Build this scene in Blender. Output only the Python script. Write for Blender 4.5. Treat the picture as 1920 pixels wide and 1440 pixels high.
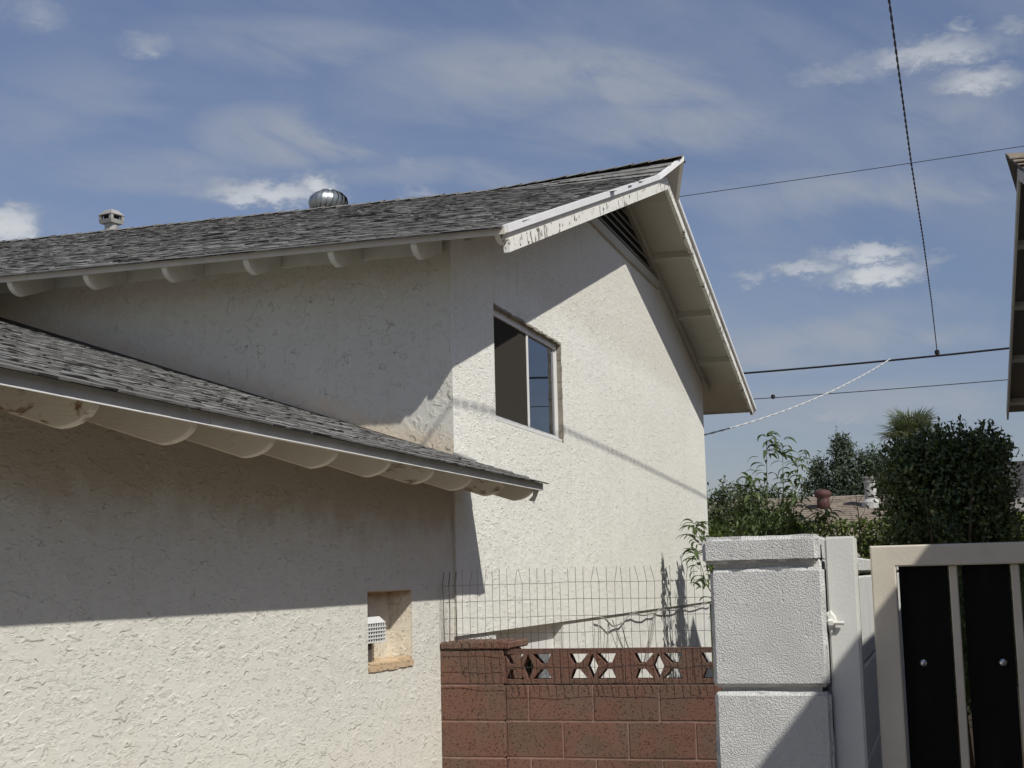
import bpy, bmesh, math, random
import numpy as np
from mathutils import Vector, Matrix, Euler, Quaternion
from mathutils import noise as mnoise

for o in list(bpy.data.objects):
    bpy.data.objects.remove(o)
SC = bpy.context.scene
COL = SC.collection
rnd = random.Random(11)
R = math.radians

# ------------------------------------------------------------------ camera
CAMZ = 1.61
yaw, pit, rol = R(16.5805), R(7.8447), R(-1.3869)
fw = Vector((math.cos(yaw) * math.cos(pit), math.sin(yaw) * math.cos(pit), math.sin(pit)))
rt0 = Vector((math.sin(yaw), -math.cos(yaw), 0))
up0 = rt0.cross(fw)
rt = rt0 * math.cos(rol) + up0 * math.sin(rol)
up = -rt0 * math.sin(rol) + up0 * math.cos(rol)
cam_data = bpy.data.cameras.new('camera')
cam = bpy.data.objects.new('camera', cam_data)
COL.objects.link(cam)
m3 = Matrix((rt, up, -fw)).transposed()
cam.matrix_world = Matrix.Translation((0, 0, CAMZ)) @ m3.to_4x4()
cam_data.sensor_width = 36.0
cam_data.lens = 2660 / 1920 * 36.0
cam_data.clip_start = 0.05
cam_data.clip_end = 3000
SC.camera = cam

# ------------------------------------------------------------------ sun, sky, exposure
SUN = Vector((0.53, 0.818, -1.0)).normalized()          # direction the light travels
sun_elev = math.asin(-SUN.z)
sun_az = math.atan2(-SUN.x, -SUN.y)
ld = bpy.data.lights.new('sun', 'SUN')
ld.energy = 4.0
ld.angle = R(0.53)
ld.color = (1.0, 0.972, 0.915)
lo = bpy.data.objects.new('sun', ld)
lo.rotation_euler = SUN.to_track_quat('-Z', 'Y').to_euler()
lo.location = (-10, -15, 25)
COL.objects.link(lo)

SC.view_settings.view_transform = 'Standard'
SC.view_settings.look = 'None'
SC.view_settings.gamma = 1.0
SC.view_settings.exposure = 0.0
SC.view_settings.use_curve_mapping = False
SC.render.engine = 'CYCLES'
SC.cycles.max_bounces = 6
SC.cycles.diffuse_bounces = 3
SC.cycles.glossy_bounces = 3
SC.cycles.transmission_bounces = 3
SC.cycles.transparent_max_bounces = 8
SC.cycles.caustics_reflective = False
SC.cycles.caustics_refractive = False
SC.render.resolution_x, SC.render.resolution_y = 1024, 768

world = bpy.data.worlds.new('World')
SC.world = world
world.use_nodes = True


class NT:
    """small node-tree helper"""
    def __init__(self, nt):
        self.nt = nt
        nt.nodes.clear()

    def n(self, t, ins=None, **kw):
        nd = self.nt.nodes.new(t)
        for k, v in kw.items():
            setattr(nd, k, v)
        for k, v in (ins or {}).items():
            s = nd.inputs[k]
            if isinstance(v, bpy.types.NodeSocket):
                self.nt.links.new(v, s)
            else:
                s.default_value = v
        return nd

    def m(self, op, a, b=0.0, c=0.0, clamp=False):
        return self.n('ShaderNodeMath', {0: a, 1: b, 2: c}, operation=op, use_clamp=clamp).outputs[0]

    def smooth(self, v, lo_, hi_, to0=0.0, to1=1.0):
        return self.n('ShaderNodeMapRange', {0: v, 1: lo_, 2: hi_, 3: to0, 4: to1}, interpolation_type='SMOOTHSTEP').outputs[0]

    def mix(self, f, a, b):
        return self.n('ShaderNodeMix', {0: f, 6: a, 7: b}, data_type='RGBA').outputs[2]

    def noise(self, v, scale, detail=4.0, rough=0.55, dist=0.0):
        return self.n('ShaderNodeTexNoise', {'Vector': v, 'Scale': scale, 'Detail': detail, 'Roughness': rough, 'Distortion': dist}).outputs[0]

    def vmul(self, v, s):
        return self.n('ShaderNodeVectorMath', {0: v, 1: s}, operation='MULTIPLY').outputs[0]

    def pos(self):
        return self.n('ShaderNodeNewGeometry').outputs['Position']

    def xyz(self, v):
        return self.n('ShaderNodeSeparateXYZ', {0: v}).outputs


def C4(c):
    return (c[0], c[1], c[2], 1.0)


w = NT(world.node_tree)
sky = w.n('ShaderNodeTexSky', sky_type='NISHITA', sun_disc=False)
sky.sun_elevation = sun_elev
sky.sun_rotation = sun_az
sky.altitude = 350
sky.air_density = 1.0
sky.dust_density = 0.7
sky.ozone_density = 2.2
tc = w.n('ShaderNodeTexCoord').outputs['Generated']
dx, dy, dz = w.xyz(tc)
az = w.m('MULTIPLY', w.m('ARCTAN2', dy, dx), 57.29578)
el = w.m('MULTIPLY', w.m('ARCSINE', dz), 57.29578)
SKY_GAIN = 1.0
# high thin veil: stretched noise over the whole dome
pv = w.n('ShaderNodeVectorMath', {0: tc, 1: w.n('ShaderNodeCombineXYZ', {0: w.m('ADD', dz, 0.25), 1: w.m('ADD', dz, 0.25), 2: 1.0}).outputs[0]}, operation='DIVIDE').outputs[0]
rot = w.n('ShaderNodeVectorRotate', {'Vector': pv, 'Angle': R(35)}, rotation_type='Z_AXIS').outputs[0]
v1 = w.noise(w.vmul(rot, (0.9, 2.6, 0.0)), 1.15, 5, 0.56, 0.9)
v2 = w.noise(w.vmul(rot, (1.6, 2.6, 0.0)), 3.3, 5, 0.6, 0.4)
VP = [(15.82, 19.92, 7.11, 1.83, 0.75), (25.17, 21.14, 6.46, 1.08, 0.5), (26.48, 17.64, 3.23, 1.29, 0.7), (30.1, 16.07, 5.6, 0.97, 0.5), (34.47, 18.06, 3.23, 2.37, 0.4), (10.98, 18.08, 5.17, 1.29, 0.55), (3.34, 15.06, 6.03, 1.08, 0.5), (4.92, 9.1, 7.11, 1.08, 0.6), (2.99, 6.47, 6.46, 0.97, 0.6), (19.92, 16.24, 4.74, 0.65, 0.45), (-0.78, 17.72, 3.23, 1.29, 0.35), (-18.0, 14.0, 7.0, 1.6, .6), (48.0, 12.0, 7.0, 1.6, .6)]
veil = w.m('MULTIPLY', w.smooth(v1, 0.30, 0.68), w.smooth(v2, 0.10, 0.75))
PUFFS = [(31.42, 20.95, 1.18, 0.47, .55), (35.77, 21.83, 0.97, 0.6, .5), (26.4, 15.5, 2.5, 0.5, .9), (24.3, 15.75, 1.0, 0.55, 1.0),
         (36.4, 13.9, 1.15, 0.75, 1.0), (20.26, 15.57, 0.8, 0.3, .55), (20.68, 16.83, 0.42, 0.25, .4), (-0.9, 19.7, 3.0, 0.55, .75),
         (2.45, 19.37, 1.7, 0.38, .5), (-1.99, 20.5, 0.6, 0.3, .6), (-2.75, 18.48, 1.5, 0.5, .8), (2.1, 12.35, 1.9, 0.42, .9),
         (1.9, 11.5, 2.0, 0.5, 1.0), (4.8, 11.95, 1.5, 0.34, .75), (6.91, 11.71, 0.6, 0.3, .6), (3.63, 5.97, 1.0, 0.2, .5),
         (-0.3, 11.9, 0.9, 0.3, .5), (-4.1, 20.3, 0.8, 0.3, .5), (48.0, 17.0, 2.5, 0.7, .7), (-14.0, 15.0, 3.0, 0.7, .8),
         (60.0, 24.0, 2.6, 0.8, .6), (-25.0, 21.0, 2.2, 0.7, .7), (-38.0, 13.0, 2.8, 0.8, .9), (75.0, 12.0, 3.0, 0.9, .9)]
wn1 = w.m('SUBTRACT', w.noise(tc, 26.0, 4, 0.62, 0.3), 0.5)
wn2 = w.m('SUBTRACT', w.noise(w.vmul(tc, (1, 1, 2.2)), 60.0, 5, 0.65, 0.2), 0.5)
azw = w.m('ADD', az, w.m('MULTIPLY', wn1, 3.0))
elw = w.m('ADD', el, w.m('MULTIPLY', wn2, 1.5))
vn = w.m('SUBTRACT', v2, 0.5)
vpp = w.n('ShaderNodeCombineXYZ', {0: w.m('MULTIPLY_ADD', vn, 7.0, az), 1: w.m('MULTIPLY_ADD', w.m('SUBTRACT', v1, 0.5), 4.0, el), 2: 0.0}).outputs[0]
vsum = None
for (a0, e0, ra, re, br) in VP:
    q = w.n('ShaderNodeVectorMath', {0: vpp, 1: (a0, e0, 0)}, operation='SUBTRACT').outputs[0]
    q = w.n('ShaderNodeVectorMath', {0: q, 1: (0.8 / ra, 0.8 / re, 0)}, operation='MULTIPLY').outputs[0]
    d2 = w.n('ShaderNodeVectorMath', {0: q, 1: q}, operation='DOT_PRODUCT').outputs['Value']
    den = w.m('MULTIPLY_ADD', d2, -br, br)
    vsum = den if vsum is None else w.m('MAXIMUM', vsum, den)
veil = w.m('ADD', w.m('MULTIPLY', veil, 0.45), w.m('MULTIPLY', w.smooth(vsum, 0.0, 0.8), w.smooth(v2, 0.05, 0.7)), clamp=True)
pp = w.n('ShaderNodeCombineXYZ', {0: azw, 1: elw, 2: 0.0}).outputs[0]
cl = None
for (a0, e0, ra, re, br) in PUFFS:
    q = w.n('ShaderNodeVectorMath', {0: pp, 1: (a0, e0, 0)}, operation='SUBTRACT').outputs[0]
    q = w.n('ShaderNodeVectorMath', {0: q, 1: (1 / ra, 1 / re, 0)}, operation='MULTIPLY').outputs[0]
    d2 = w.n('ShaderNodeVectorMath', {0: q, 1: q}, operation='DOT_PRODUCT').outputs['Value']
    den = w.m('MULTIPLY_ADD', d2, -br * 0.50, br * 0.98)
    cl = den if cl is None else w.m('MAXIMUM', cl, den)
cl = w.smooth(cl, -0.05, 1.15)
cloudshade = w.smooth(w.m('ADD', cl, w.m('MULTIPLY', wn2, 1.1)), 0.25, 1.0)
skycol = w.n('ShaderNodeMix', {0: 1.0, 6: sky.outputs[0], 7: (1.10, 0.98, 1.02, 1)}, data_type='RGBA', blend_type='MULTIPLY').outputs[2]
VE = (4.0, 4.4, 5.15, 1)
lift = w.n('ShaderNodeMapRange', {0: el, 1: 0.0, 2: 22.0, 3: 0.70, 4: 1.06}).outputs[0]
skycol = w.n('ShaderNodeVectorMath', {0: skycol, 3: lift}, operation='SCALE').outputs[0]
skyv = w.mix(w.m('MULTIPLY', veil, 0.80), skycol, VE)
ccol = w.mix(cloudshade, (4.6, 4.95, 5.5, 1), (7.9, 8.1, 8.2, 1))
skyc = w.mix(w.m('MULTIPLY', cl, 0.85), skyv, ccol)
bg = w.n('ShaderNodeBackground', {'Color': skyc, 'Strength': 0.084})
wo = w.n('ShaderNodeOutputWorld', {'Surface': bg.outputs[0]})

# ------------------------------------------------------------------ materials
MATS = {}


def mat(name):
    m_ = bpy.data.materials.new(name)
    m_.use_nodes = True
    t = NT(m_.node_tree)
    MATS[name] = m_
    return m_, t


def finish(t, color, rough=0.85, bump=None, bump_dist=0.004, bump_str=1.0, spec=0.3, metal=0.0):
    b = t.n('ShaderNodeBsdfPrincipled', {'Base Color': color, 'Roughness': rough, 'Metallic': metal, 'Specular IOR Level': spec})
    if bump is not None:
        bp = t.n('ShaderNodeBump', {'Strength': bump_str, 'Distance': bump_dist, 'Height': bump})
        t.nt.links.new(bp.outputs[0], b.inputs['Normal'])
    t.n('ShaderNodeOutputMaterial', {'Surface': b.outputs[0]})
    return b


def stucco(name, col, scale, amp, dirt=(0.52, 0.42, 0.30), dirt_amt=0.25, stains_bounce=(), sx=1.0, line=0.7, w2=0.5):
    """skip-trowel stucco: sharp little ledges along broken contour lines"""
    m_, t = mat(name)
    P0 = t.pos()
    P = t.vmul(P0, (sx, 1.0, 1.0))
    wv = t.n('ShaderNodeTexNoise', {'Vector': P, 'Scale': scale * 3.0, 'Detail': 1.5}).outputs[1]
    wv = t.n('ShaderNodeVectorMath', {0: wv, 1: (0.5, 0.5, 0.5)}, operation='SUBTRACT').outputs[0]
    Pw = t.n('ShaderNodeVectorMath', {0: P, 1: t.vmul(wv, [0.55 / scale] * 3)}, operation='ADD').outputs[0]
    a = t.noise(Pw, scale, 2.0, 0.55)
    led1 = t.m('FRACT', t.m('MULTIPLY', a, 7.0))
    mk = t.noise(P, scale * 2.0, 1.5)
    msk1 = t.smooth(mk, 0.50, 0.60)
    b = t.noise(Pw, scale * 3.1, 2.0, 0.6)
    led2 = t.m('FRACT', t.m('MULTIPLY', b, 5.0))
    msk2 = t.smooth(mk, 0.53, 0.44)
    h = t.m('ADD', t.m('MULTIPLY', t.m('POWER', led1, 4.0), msk1), t.m('MULTIPLY', t.m('MULTIPLY', t.m('POWER', led2, 3.0), msk2), w2))
    fine = t.noise(P, 75.0, 3.0, 0.65)
    h = t.m('ADD', h, t.m('MULTIPLY', fine, 0.30))
    # colour: slight blotches, crevice shade painted dark along the ledges
    c = t.mix(t.smooth(t.noise(P, 1.7, 3.0), 0.3, 0.75), C4(col), C4([x * 0.95 for x in col]))
    crease_shade = t.m('MULTIPLY', t.smooth(led1, 0.05, 0.0), msk1)
    crease_shade = t.m('MAXIMUM', crease_shade, t.m('MULTIPLY', t.m('MULTIPLY', t.smooth(led2, 0.05, 0.0), msk2), 0.6))
    c = t.mix(t.m('MULTIPLY', crease_shade, line), c, C4([x * 0.32 for x in dirt]))  # crease shade put into the colour, darkened from the dirt tone
    gr = t.m('MULTIPLY', t.smooth(t.noise(P, 3.5, 3.0, 0.65), 0.56, 0.80), dirt_amt)
    c = t.mix(gr, c, C4(dirt))
    strk = t.smooth(t.noise(t.vmul(P0, (7.0, 7.0, 0.55)), 1.0, 4.0, 0.65), 0.50, 0.78)
    c = t.mix(t.m('MULTIPLY', strk, 0.16), c, C4(dirt))
    for st in stains_bounce:
        c = st(t, P0, c)
    finish(t, c, 0.92, h, amp, 0.9, 0.2)
    return m_


def stain_bounce_band(axis, lo_, hi_, colr, amt, nscale=6.0, slope=None):
    """colour band, for stains and painted bounce light, that fades from lo_ to hi_ along an axis (or height above a sloping line), ragged by noise"""
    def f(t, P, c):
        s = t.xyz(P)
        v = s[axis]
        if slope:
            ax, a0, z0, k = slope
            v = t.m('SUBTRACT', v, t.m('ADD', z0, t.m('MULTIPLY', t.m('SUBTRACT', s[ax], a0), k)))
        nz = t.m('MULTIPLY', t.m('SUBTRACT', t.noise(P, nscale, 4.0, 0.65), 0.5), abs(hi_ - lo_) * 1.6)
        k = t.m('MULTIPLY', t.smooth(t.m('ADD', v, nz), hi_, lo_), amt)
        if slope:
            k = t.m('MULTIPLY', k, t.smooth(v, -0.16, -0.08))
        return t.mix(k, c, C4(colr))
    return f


WHITE = (0.675, 0.662, 0.585)
stucco('stucco_lower', WHITE, 12.0, 0.0036, dirt_amt=0.10, sx=0.42, line=0.9, w2=0.55, stains_bounce=(stain_bounce_band(2, 2.10, 1.75, (0.40, 0.30, 0.20), 0.55, 5.0),))  # brown towards the eave: dirt with warm bounce light painted in
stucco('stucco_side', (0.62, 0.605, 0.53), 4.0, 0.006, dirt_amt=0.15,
       stains_bounce=(stain_bounce_band(2, 0.0, 0.16, (0.66, 0.53, 0.37), 0.6, 7.0, (1, 2.958, 2.437, 0.33)),
               stain_bounce_band(2, 3.70, 3.45, (0.48, 0.40, 0.29), 0.4, 5.0)))  # this band turns the wall browner towards its top
stucco('stucco_gable', (0.79, 0.782, 0.705), 17.0, 0.0042, dirt_amt=0.08, sx=0.36, line=0.95, w2=0.5, stains_bounce=(stain_bounce_band(2, 3.95, 3.70, (0.55, 0.47, 0.37), 0.3, 9.0),))  # slightly browner towards the top of the gable
stucco('stucco_base', (0.74, 0.735, 0.68), 9.0, 0.004, dirt_amt=0.1, sx=0.4)
stucco('stucco_niche', (0.66, 0.60, 0.48), 9.0, 0.005, dirt=(0.45, 0.30, 0.16), dirt_amt=0.6,
       stains_bounce=(stain_bounce_band(2, 1.165, 1.20, (0.50, 0.33, 0.17), 0.7, 12.0), stain_bounce_band(2, 1.56, 1.50, (0.33, 0.20, 0.10), 0.7, 14.0)))
stucco('stucco_far', (0.55, 0.53, 0.48), 9.0, 0.004)


def paint(name, col, rough=0.6, nz=0.05, nscale=8.0, bumpa=0.001, bscale=90.0, spec=0.35, metal=0.0):
    m_, t = mat(name)
    P = t.pos()
    k = t.smooth(t.noise(P, nscale, 5.0, 0.6), 0.3, 0.75)
    c = t.mix(k, C4(col), C4([x * (1 - nz * 3) for x in col]))
    finish(t, c, rough, t.noise(P, bscale, 3.0, 0.6), bumpa, 0.7, spec, metal)
    return m_


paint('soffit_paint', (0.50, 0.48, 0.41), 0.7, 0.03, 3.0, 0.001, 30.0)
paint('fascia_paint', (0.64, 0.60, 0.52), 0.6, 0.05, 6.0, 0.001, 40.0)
paint('neighbour_trim', (0.40, 0.39, 0.365), 0.7, 0.05, 6.0, 0.001, 40.0)
paint('pipe_white', (0.55, 0.54, 0.50), 0.6, 0.16, 7.0)
paint('soffit_shade', (0.10, 0.096, 0.09), 0.7, 0.05, 6.0, 0.001, 40.0)  # shade of the neighbour's roof underside put into the colour
paint('mortar_edge', (0.33, 0.30, 0.245), 0.95, 0.12, 14.0, 0.004, 60.0, 0.1)
paint('tail_clean', (0.72, 0.695, 0.61), 0.75, 0.05, 6.0, 0.001, 40.0)
paint('drip_metal', (0.80, 0.79, 0.76), 0.4, 0.03, 10.0, 0.0008, 20.0)
paint('frame_white', (0.74, 0.73, 0.70), 0.4, 0.02, 10.0, 0.0004)
paint('gate_tan', (0.71, 0.65, 0.525), 0.5, 0.05, 9.0, 0.0006, 260.0)
paint('post_white', (0.72, 0.715, 0.66), 0.5, 0.03, 9.0, 0.0005, 240.0)
m_, t = mat('panel_black')
P = t.pos()
dst = t.m('MULTIPLY', t.smooth(t.noise(t.vmul(P, (1, 3.0, 0.6)), 9.0, 5.0, 0.65), 0.5, 0.8), 0.5)
c = t.mix(dst, C4((0.005, 0.0047, 0.0043)), C4((0.022, 0.020, 0.017)))
finish(t, c, 0.6, t.noise(P, 160.0, 2.0), 0.0004, 0.6, 0.15)
paint('bolt_metal', (0.55, 0.57, 0.60), 0.25, 0.03, 40.0, 0.0002, 100.0, 0.5, 1.0)
paint('galvanised', (0.40, 0.43, 0.43), 0.42, 0.07, 14.0, 0.0008, 30.0, 0.5, 0.9)
paint('flue_metal', (0.42, 0.41, 0.38), 0.6, 0.07, 14.0, 0.001, 30.0, 0.4, 0.3)
paint('wire_metal', (0.085, 0.08, 0.073), 0.6, 0.08, 60.0, 0.0002, 300.0, 0.4, 0.3)
paint('cable_black', (0.018, 0.018, 0.02), 0.6, 0.05, 10.0, 0.0005, 60.0)
paint('cable_grey', (0.55, 0.55, 0.53), 0.5, 0.05, 10.0, 0.0005, 60.0)
paint('cord_grey', (0.30, 0.29, 0.26), 0.7, 0.05, 10.0, 0.0005, 60.0)
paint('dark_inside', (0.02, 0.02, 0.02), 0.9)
paint('curtain', (0.38, 0.33, 0.25), 0.9, 0.05, 20.0)
paint('louver_mid', (0.26, 0.24, 0.20), 0.8, 0.08, 10.0)
paint('louver_dark', (0.10, 0.085, 0.07), 0.8, 0.08, 10.0)
paint('bark', (0.12, 0.09, 0.06), 0.9, 0.1, 30.0, 0.003, 80.0)
paint('green_stem', (0.14, 0.16, 0.06), 0.7, 0.05, 30.0)
paint('rust_brown', (0.10, 0.045, 0.038), 0.7, 0.1, 12.0)
paint('terracotta', (0.36, 0.15, 0.08), 0.8, 0.08, 30.0)
paint('vent_plastic', (0.72, 0.72, 0.69), 0.4, 0.02, 20.0)

# rafter tails: painted timber, some with brown rot near the end
m_, t = mat('tail_paint')
P = t.pos()
rn = t.n('ShaderNodeObjectInfo').outputs['Random']
n1 = t.noise(t.vmul(P, (1, 1.0, 2.2)), 9.0, 5.0, 0.65, 0.5)
k = t.smooth(t.m('ADD', n1, t.m('MULTIPLY', t.m('SUBTRACT', rn, 0.5), 0.30)), 0.66, 0.80)
c = t.mix(k, C4((0.72, 0.68, 0.58)), C4((0.24, 0.15, 0.08)))
k2 = t.smooth(t.noise(P, 40.0, 3.0), 0.66, 0.74)
c = t.mix(t.m('MULTIPLY', k2, k), c, C4((0.07, 0.045, 0.03)))
finish(t, c, 0.75, t.noise(t.vmul(P, (1, 1, 6)), 22.0, 4.0), 0.002, 0.8)

# peeling barge board
m_, t = mat('peeling_paint')
P = t.pos()
n1 = t.noise(t.vmul(P, (1.0, 1.0, 0.55)), 17.0, 6.0, 0.62, 0.9)
n2 = t.noise(P, 1.9, 2.0)
k = t.smooth(t.m('ADD', n1, t.m('MULTIPLY', t.m('SUBTRACT', n2, 0.5), 0.35)), 0.565, 0.595)
c = t.mix(k, C4((0.74, 0.73, 0.66)), t.mix(t.noise(P, 60.0, 3.0), C4((0.22, 0.19, 0.14)), C4((0.10, 0.085, 0.065))))
finish(t, c, 0.75, t.m('SUBTRACT', 1.0, k), 0.003, 1.0)


def shingle_mat(name, ca, cb, tint=0.5):
    m_, t = mat(name)
    P = t.pos()
    at = t.n('ShaderNodeAttribute', attribute_name='tone').outputs['Fac']
    oi = t.n('ShaderNodeObjectInfo').outputs['Random']
    v = t.m('FRACT', t.m('ADD', at, oi))
    g = t.noise(P, 420.0, 2.0, 0.7)
    bl = t.smooth(t.noise(t.vmul(P, (1, 1, 1)), 7.0, 4.0, 0.6), 0.35, 0.68)
    f = t.m('ADD', t.m('MULTIPLY', v, 0.45), t.m('MULTIPLY', bl, 0.40))
    f = t.m('ADD', f, t.m('MULTIPLY', t.m('SUBTRACT', g, 0.5), 0.7), clamp=True)
    c = t.mix(f, C4(ca), C4(cb))
    finish(t, c, 0.95, t.m('ADD', g, t.m('MULTIPLY', t.noise(P, 60.0, 3.0), 1.2)), 0.003, 1.0, 0.15)
    return m_


shingle_mat('shingle_grey', (0.15, 0.147, 0.138), (0.31, 0.302, 0.282))
# cut edges of the tabs: grey granules with broken runs of bare black asphalt
m_, t = mat('shingle_butt')
P = t.pos()
at = t.n('ShaderNodeAttribute', attribute_name='tone').outputs['Fac']
oi = t.n('ShaderNodeObjectInfo').outputs['Random']
v = t.m('FRACT', t.m('ADD', at, oi))
dk = t.smooth(t.m('MULTIPLY_ADD', v, 0.22, t.noise(P, 9.0, 3.0, 0.6)), 0.63, 0.72)
c = t.mix(t.noise(P, 300.0, 2.0, 0.7), C4((0.13, 0.127, 0.118)), C4((0.27, 0.262, 0.243)))
c = t.mix(t.m('MULTIPLY', dk, 0.85), c, C4((0.025, 0.024, 0.023)))
finish(t, c, 0.95, None, 0.002, 1.0, 0.1)
shingle_mat('shingle_tan', (0.20, 0.165, 0.125), (0.36, 0.30, 0.24))
shingle_mat('shingle_dark', (0.03, 0.03, 0.03), (0.10, 0.095, 0.09))

# red concrete block, with pores and grey dirt
m_, t = mat('red_block')
P = t.pos()
oi = t.n('ShaderNodeObjectInfo').outputs['Random']
k = t.smooth(t.noise(P, 4.5, 4.0, 0.6), 0.35, 0.72)
c = t.mix(k, C4((0.205, 0.108, 0.081)), C4((0.170, 0.118, 0.090)))
c = t.mix(t.m('MULTIPLY', oi, 0.35), c, C4((0.13, 0.075, 0.05)))
por = t.smooth(t.noise(t.vmul(P, (1, 1, 1.4)), 80.0, 2.5, 0.6), 0.585, 0.66)
c = t.mix(t.m('MULTIPLY', por, 0.75), c, C4((0.05, 0.028, 0.02)))
gy = t.smooth(t.noise(P, 2.3, 5.0, 0.7, 0.4), 0.54, 0.72)
c = t.mix(t.m('MULTIPLY', gy, 0.6), c, C4((0.115, 0.085, 0.055)))
hb = t.m('ADD', t.m('MULTIPLY', por, -1.0), t.m('MULTIPLY', t.noise(P, 160.0, 3.0), 0.6))
finish(t, c, 0.95, hb, 0.004, 1.0, 0.12)
paint('red_mortar', (0.34, 0.22, 0.175), 0.95, 0.08, 20.0, 0.003, 120.0, 0.1)

# white painted concrete block
m_, t = mat('white_block')
P = t.pos()
h1 = t.noise(P, 420.0, 2.0, 0.6, 0.0)
h2 = t.smooth(t.noise(P, 120.0, 3.0, 0.6, 0.3), 0.60, 0.72)
hh = t.m('ADD', t.m('MULTIPLY', t.smooth(h1, 0.33, 0.62), 1.0), t.m('MULTIPLY', h2, -1.1))
c = t.mix(t.smooth(t.noise(P, 7.0, 5.0, 0.65), 0.35, 0.8), C4((0.74, 0.738, 0.705)), C4((0.66, 0.657, 0.62)))
c = t.mix(t.m('MULTIPLY', t.smooth(h1, 0.36, 0.26), 0.55), c, C4((0.30, 0.30, 0.28)))
finish(t, c, 0.9, hh, 0.0011, 1.0, 0.15)

# window glass: thin reflective sheet over a dark room
m_, t = mat('window_glass')
gl = t.n('ShaderNodeBsdfGlossy', {'Color': (0.85, 0.9, 1.0, 1), 'Roughness': 0.015})
tr = t.n('ShaderNodeBsdfTransparent', {'Color': (0.55, 0.58, 0.60, 1)})
lw = t.n('ShaderNodeFresnel', {'IOR': 1.52})
fk = t.m('ADD', t.m('MULTIPLY', lw.outputs[0], 1.25), 0.05, clamp=True)
mx = t.n('ShaderNodeMixShader', {0: fk, 1: tr.outputs[0], 2: gl.outputs[0]})
t.n('ShaderNodeOutputMaterial', {'Surface': mx.outputs[0]})
# insect screen: fine dark cloth, half see-through
m_, t = mat('window_screen')
df = t.n('ShaderNodeBsdfDiffuse', {'Color': (0.055, 0.049, 0.041, 1)})
tr = t.n('ShaderNodeBsdfTransparent', {'Color': (0.9, 0.9, 0.9, 1)})
mx = t.n('ShaderNodeMixShader', {0: 0.88, 1: tr.outputs[0], 2: df.outputs[0]})
t.n('ShaderNodeOutputMaterial', {'Surface': mx.outputs[0]})


def leaf_mat(name, ca, cb, trans=0.25, gloss=0.45, spec=0.35):
    m_, t = mat(name)
    at = t.n('ShaderNodeAttribute', attribute_name='tone').outputs['Fac']
    oi = t.n('ShaderNodeObjectInfo').outputs['Random']
    v = t.m('FRACT', t.m('ADD', at, oi))
    c = t.mix(v, C4(ca), C4(cb))
    b = t.n('ShaderNodeBsdfPrincipled', {'Base Color': c, 'Roughness': gloss, 'Specular IOR Level': spec})
    tl = t.n('ShaderNodeBsdfTranslucent', {'Color': t.mix(0.5, c, (0.16, 0.22, 0.03, 1))})
    mx = t.n('ShaderNodeMixShader', {0: trans, 1: b.outputs[0], 2: tl.outputs[0]})
    t.n('ShaderNodeOutputMaterial', {'Surface': mx.outputs[0]})


leaf_mat('leaf_peach', (0.055, 0.085, 0.030), (0.105, 0.145, 0.060), 0.3, 0.45)
leaf_mat('leaf_ficus', (0.034, 0.058, 0.020), (0.105, 0.145, 0.05), 0.15, 0.35, 0.45)
leaf_mat('leaf_hedge', (0.07, 0.105, 0.022), (0.15, 0.19, 0.045), 0.3, 0.4)
leaf_mat('leaf_tree', (0.036, 0.056, 0.032), (0.082, 0.108, 0.062), 0.2, 0.55)
leaf_mat('leaf_bush', (0.045, 0.065, 0.030), (0.11, 0.135, 0.06), 0.25, 0.5)
leaf_mat('leaf_palm', (0.09, 0.115, 0.07), (0.17, 0.19, 0.11), 0.25, 0.5)

m_, t = mat('gravel_ground')
P = t.pos()
vo = t.n('ShaderNodeTexVoronoi', {'Vector': P, 'Scale': 55.0})
c = t.mix(vo.outputs['Color'], C4((0.42, 0.31, 0.205)), C4((0.31, 0.22, 0.15)))
c = t.mix(t.smooth(t.noise(P, 0.8, 4.0), 0.3, 0.7), c, C4((0.36, 0.275, 0.19)))
finish(t, c, 0.95, vo.outputs['Distance'], 0.01, 1.0, 0.1)
paint('concrete', (0.42, 0.37, 0.30), 0.9, 0.06, 3.0, 0.002, 60.0, 0.15)

# ------------------------------------------------------------------ object helpers
ROOT = {}


def tag(o, label=None, cat=None, group=None, kind=None):
    if label:
        o['label'] = label
    if cat:
        o['category'] = cat
    if group:
        o['group'] = group
    if kind:
        o['kind'] = kind
    return o


def thing(name, loc, label, cat, group=None):
    o = bpy.data.objects.new(name, None)
    o.empty_display_size = 0.2
    o.location = loc
    COL.objects.link(o)
    ROOT[o] = Vector(loc)
    return tag(o, label, cat, group)


def origin_of(parent):
    p = parent
    while p is not None and p not in ROOT:
        p = p.parent
    return ROOT[p] if p is not None else Vector((0, 0, 0))


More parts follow.
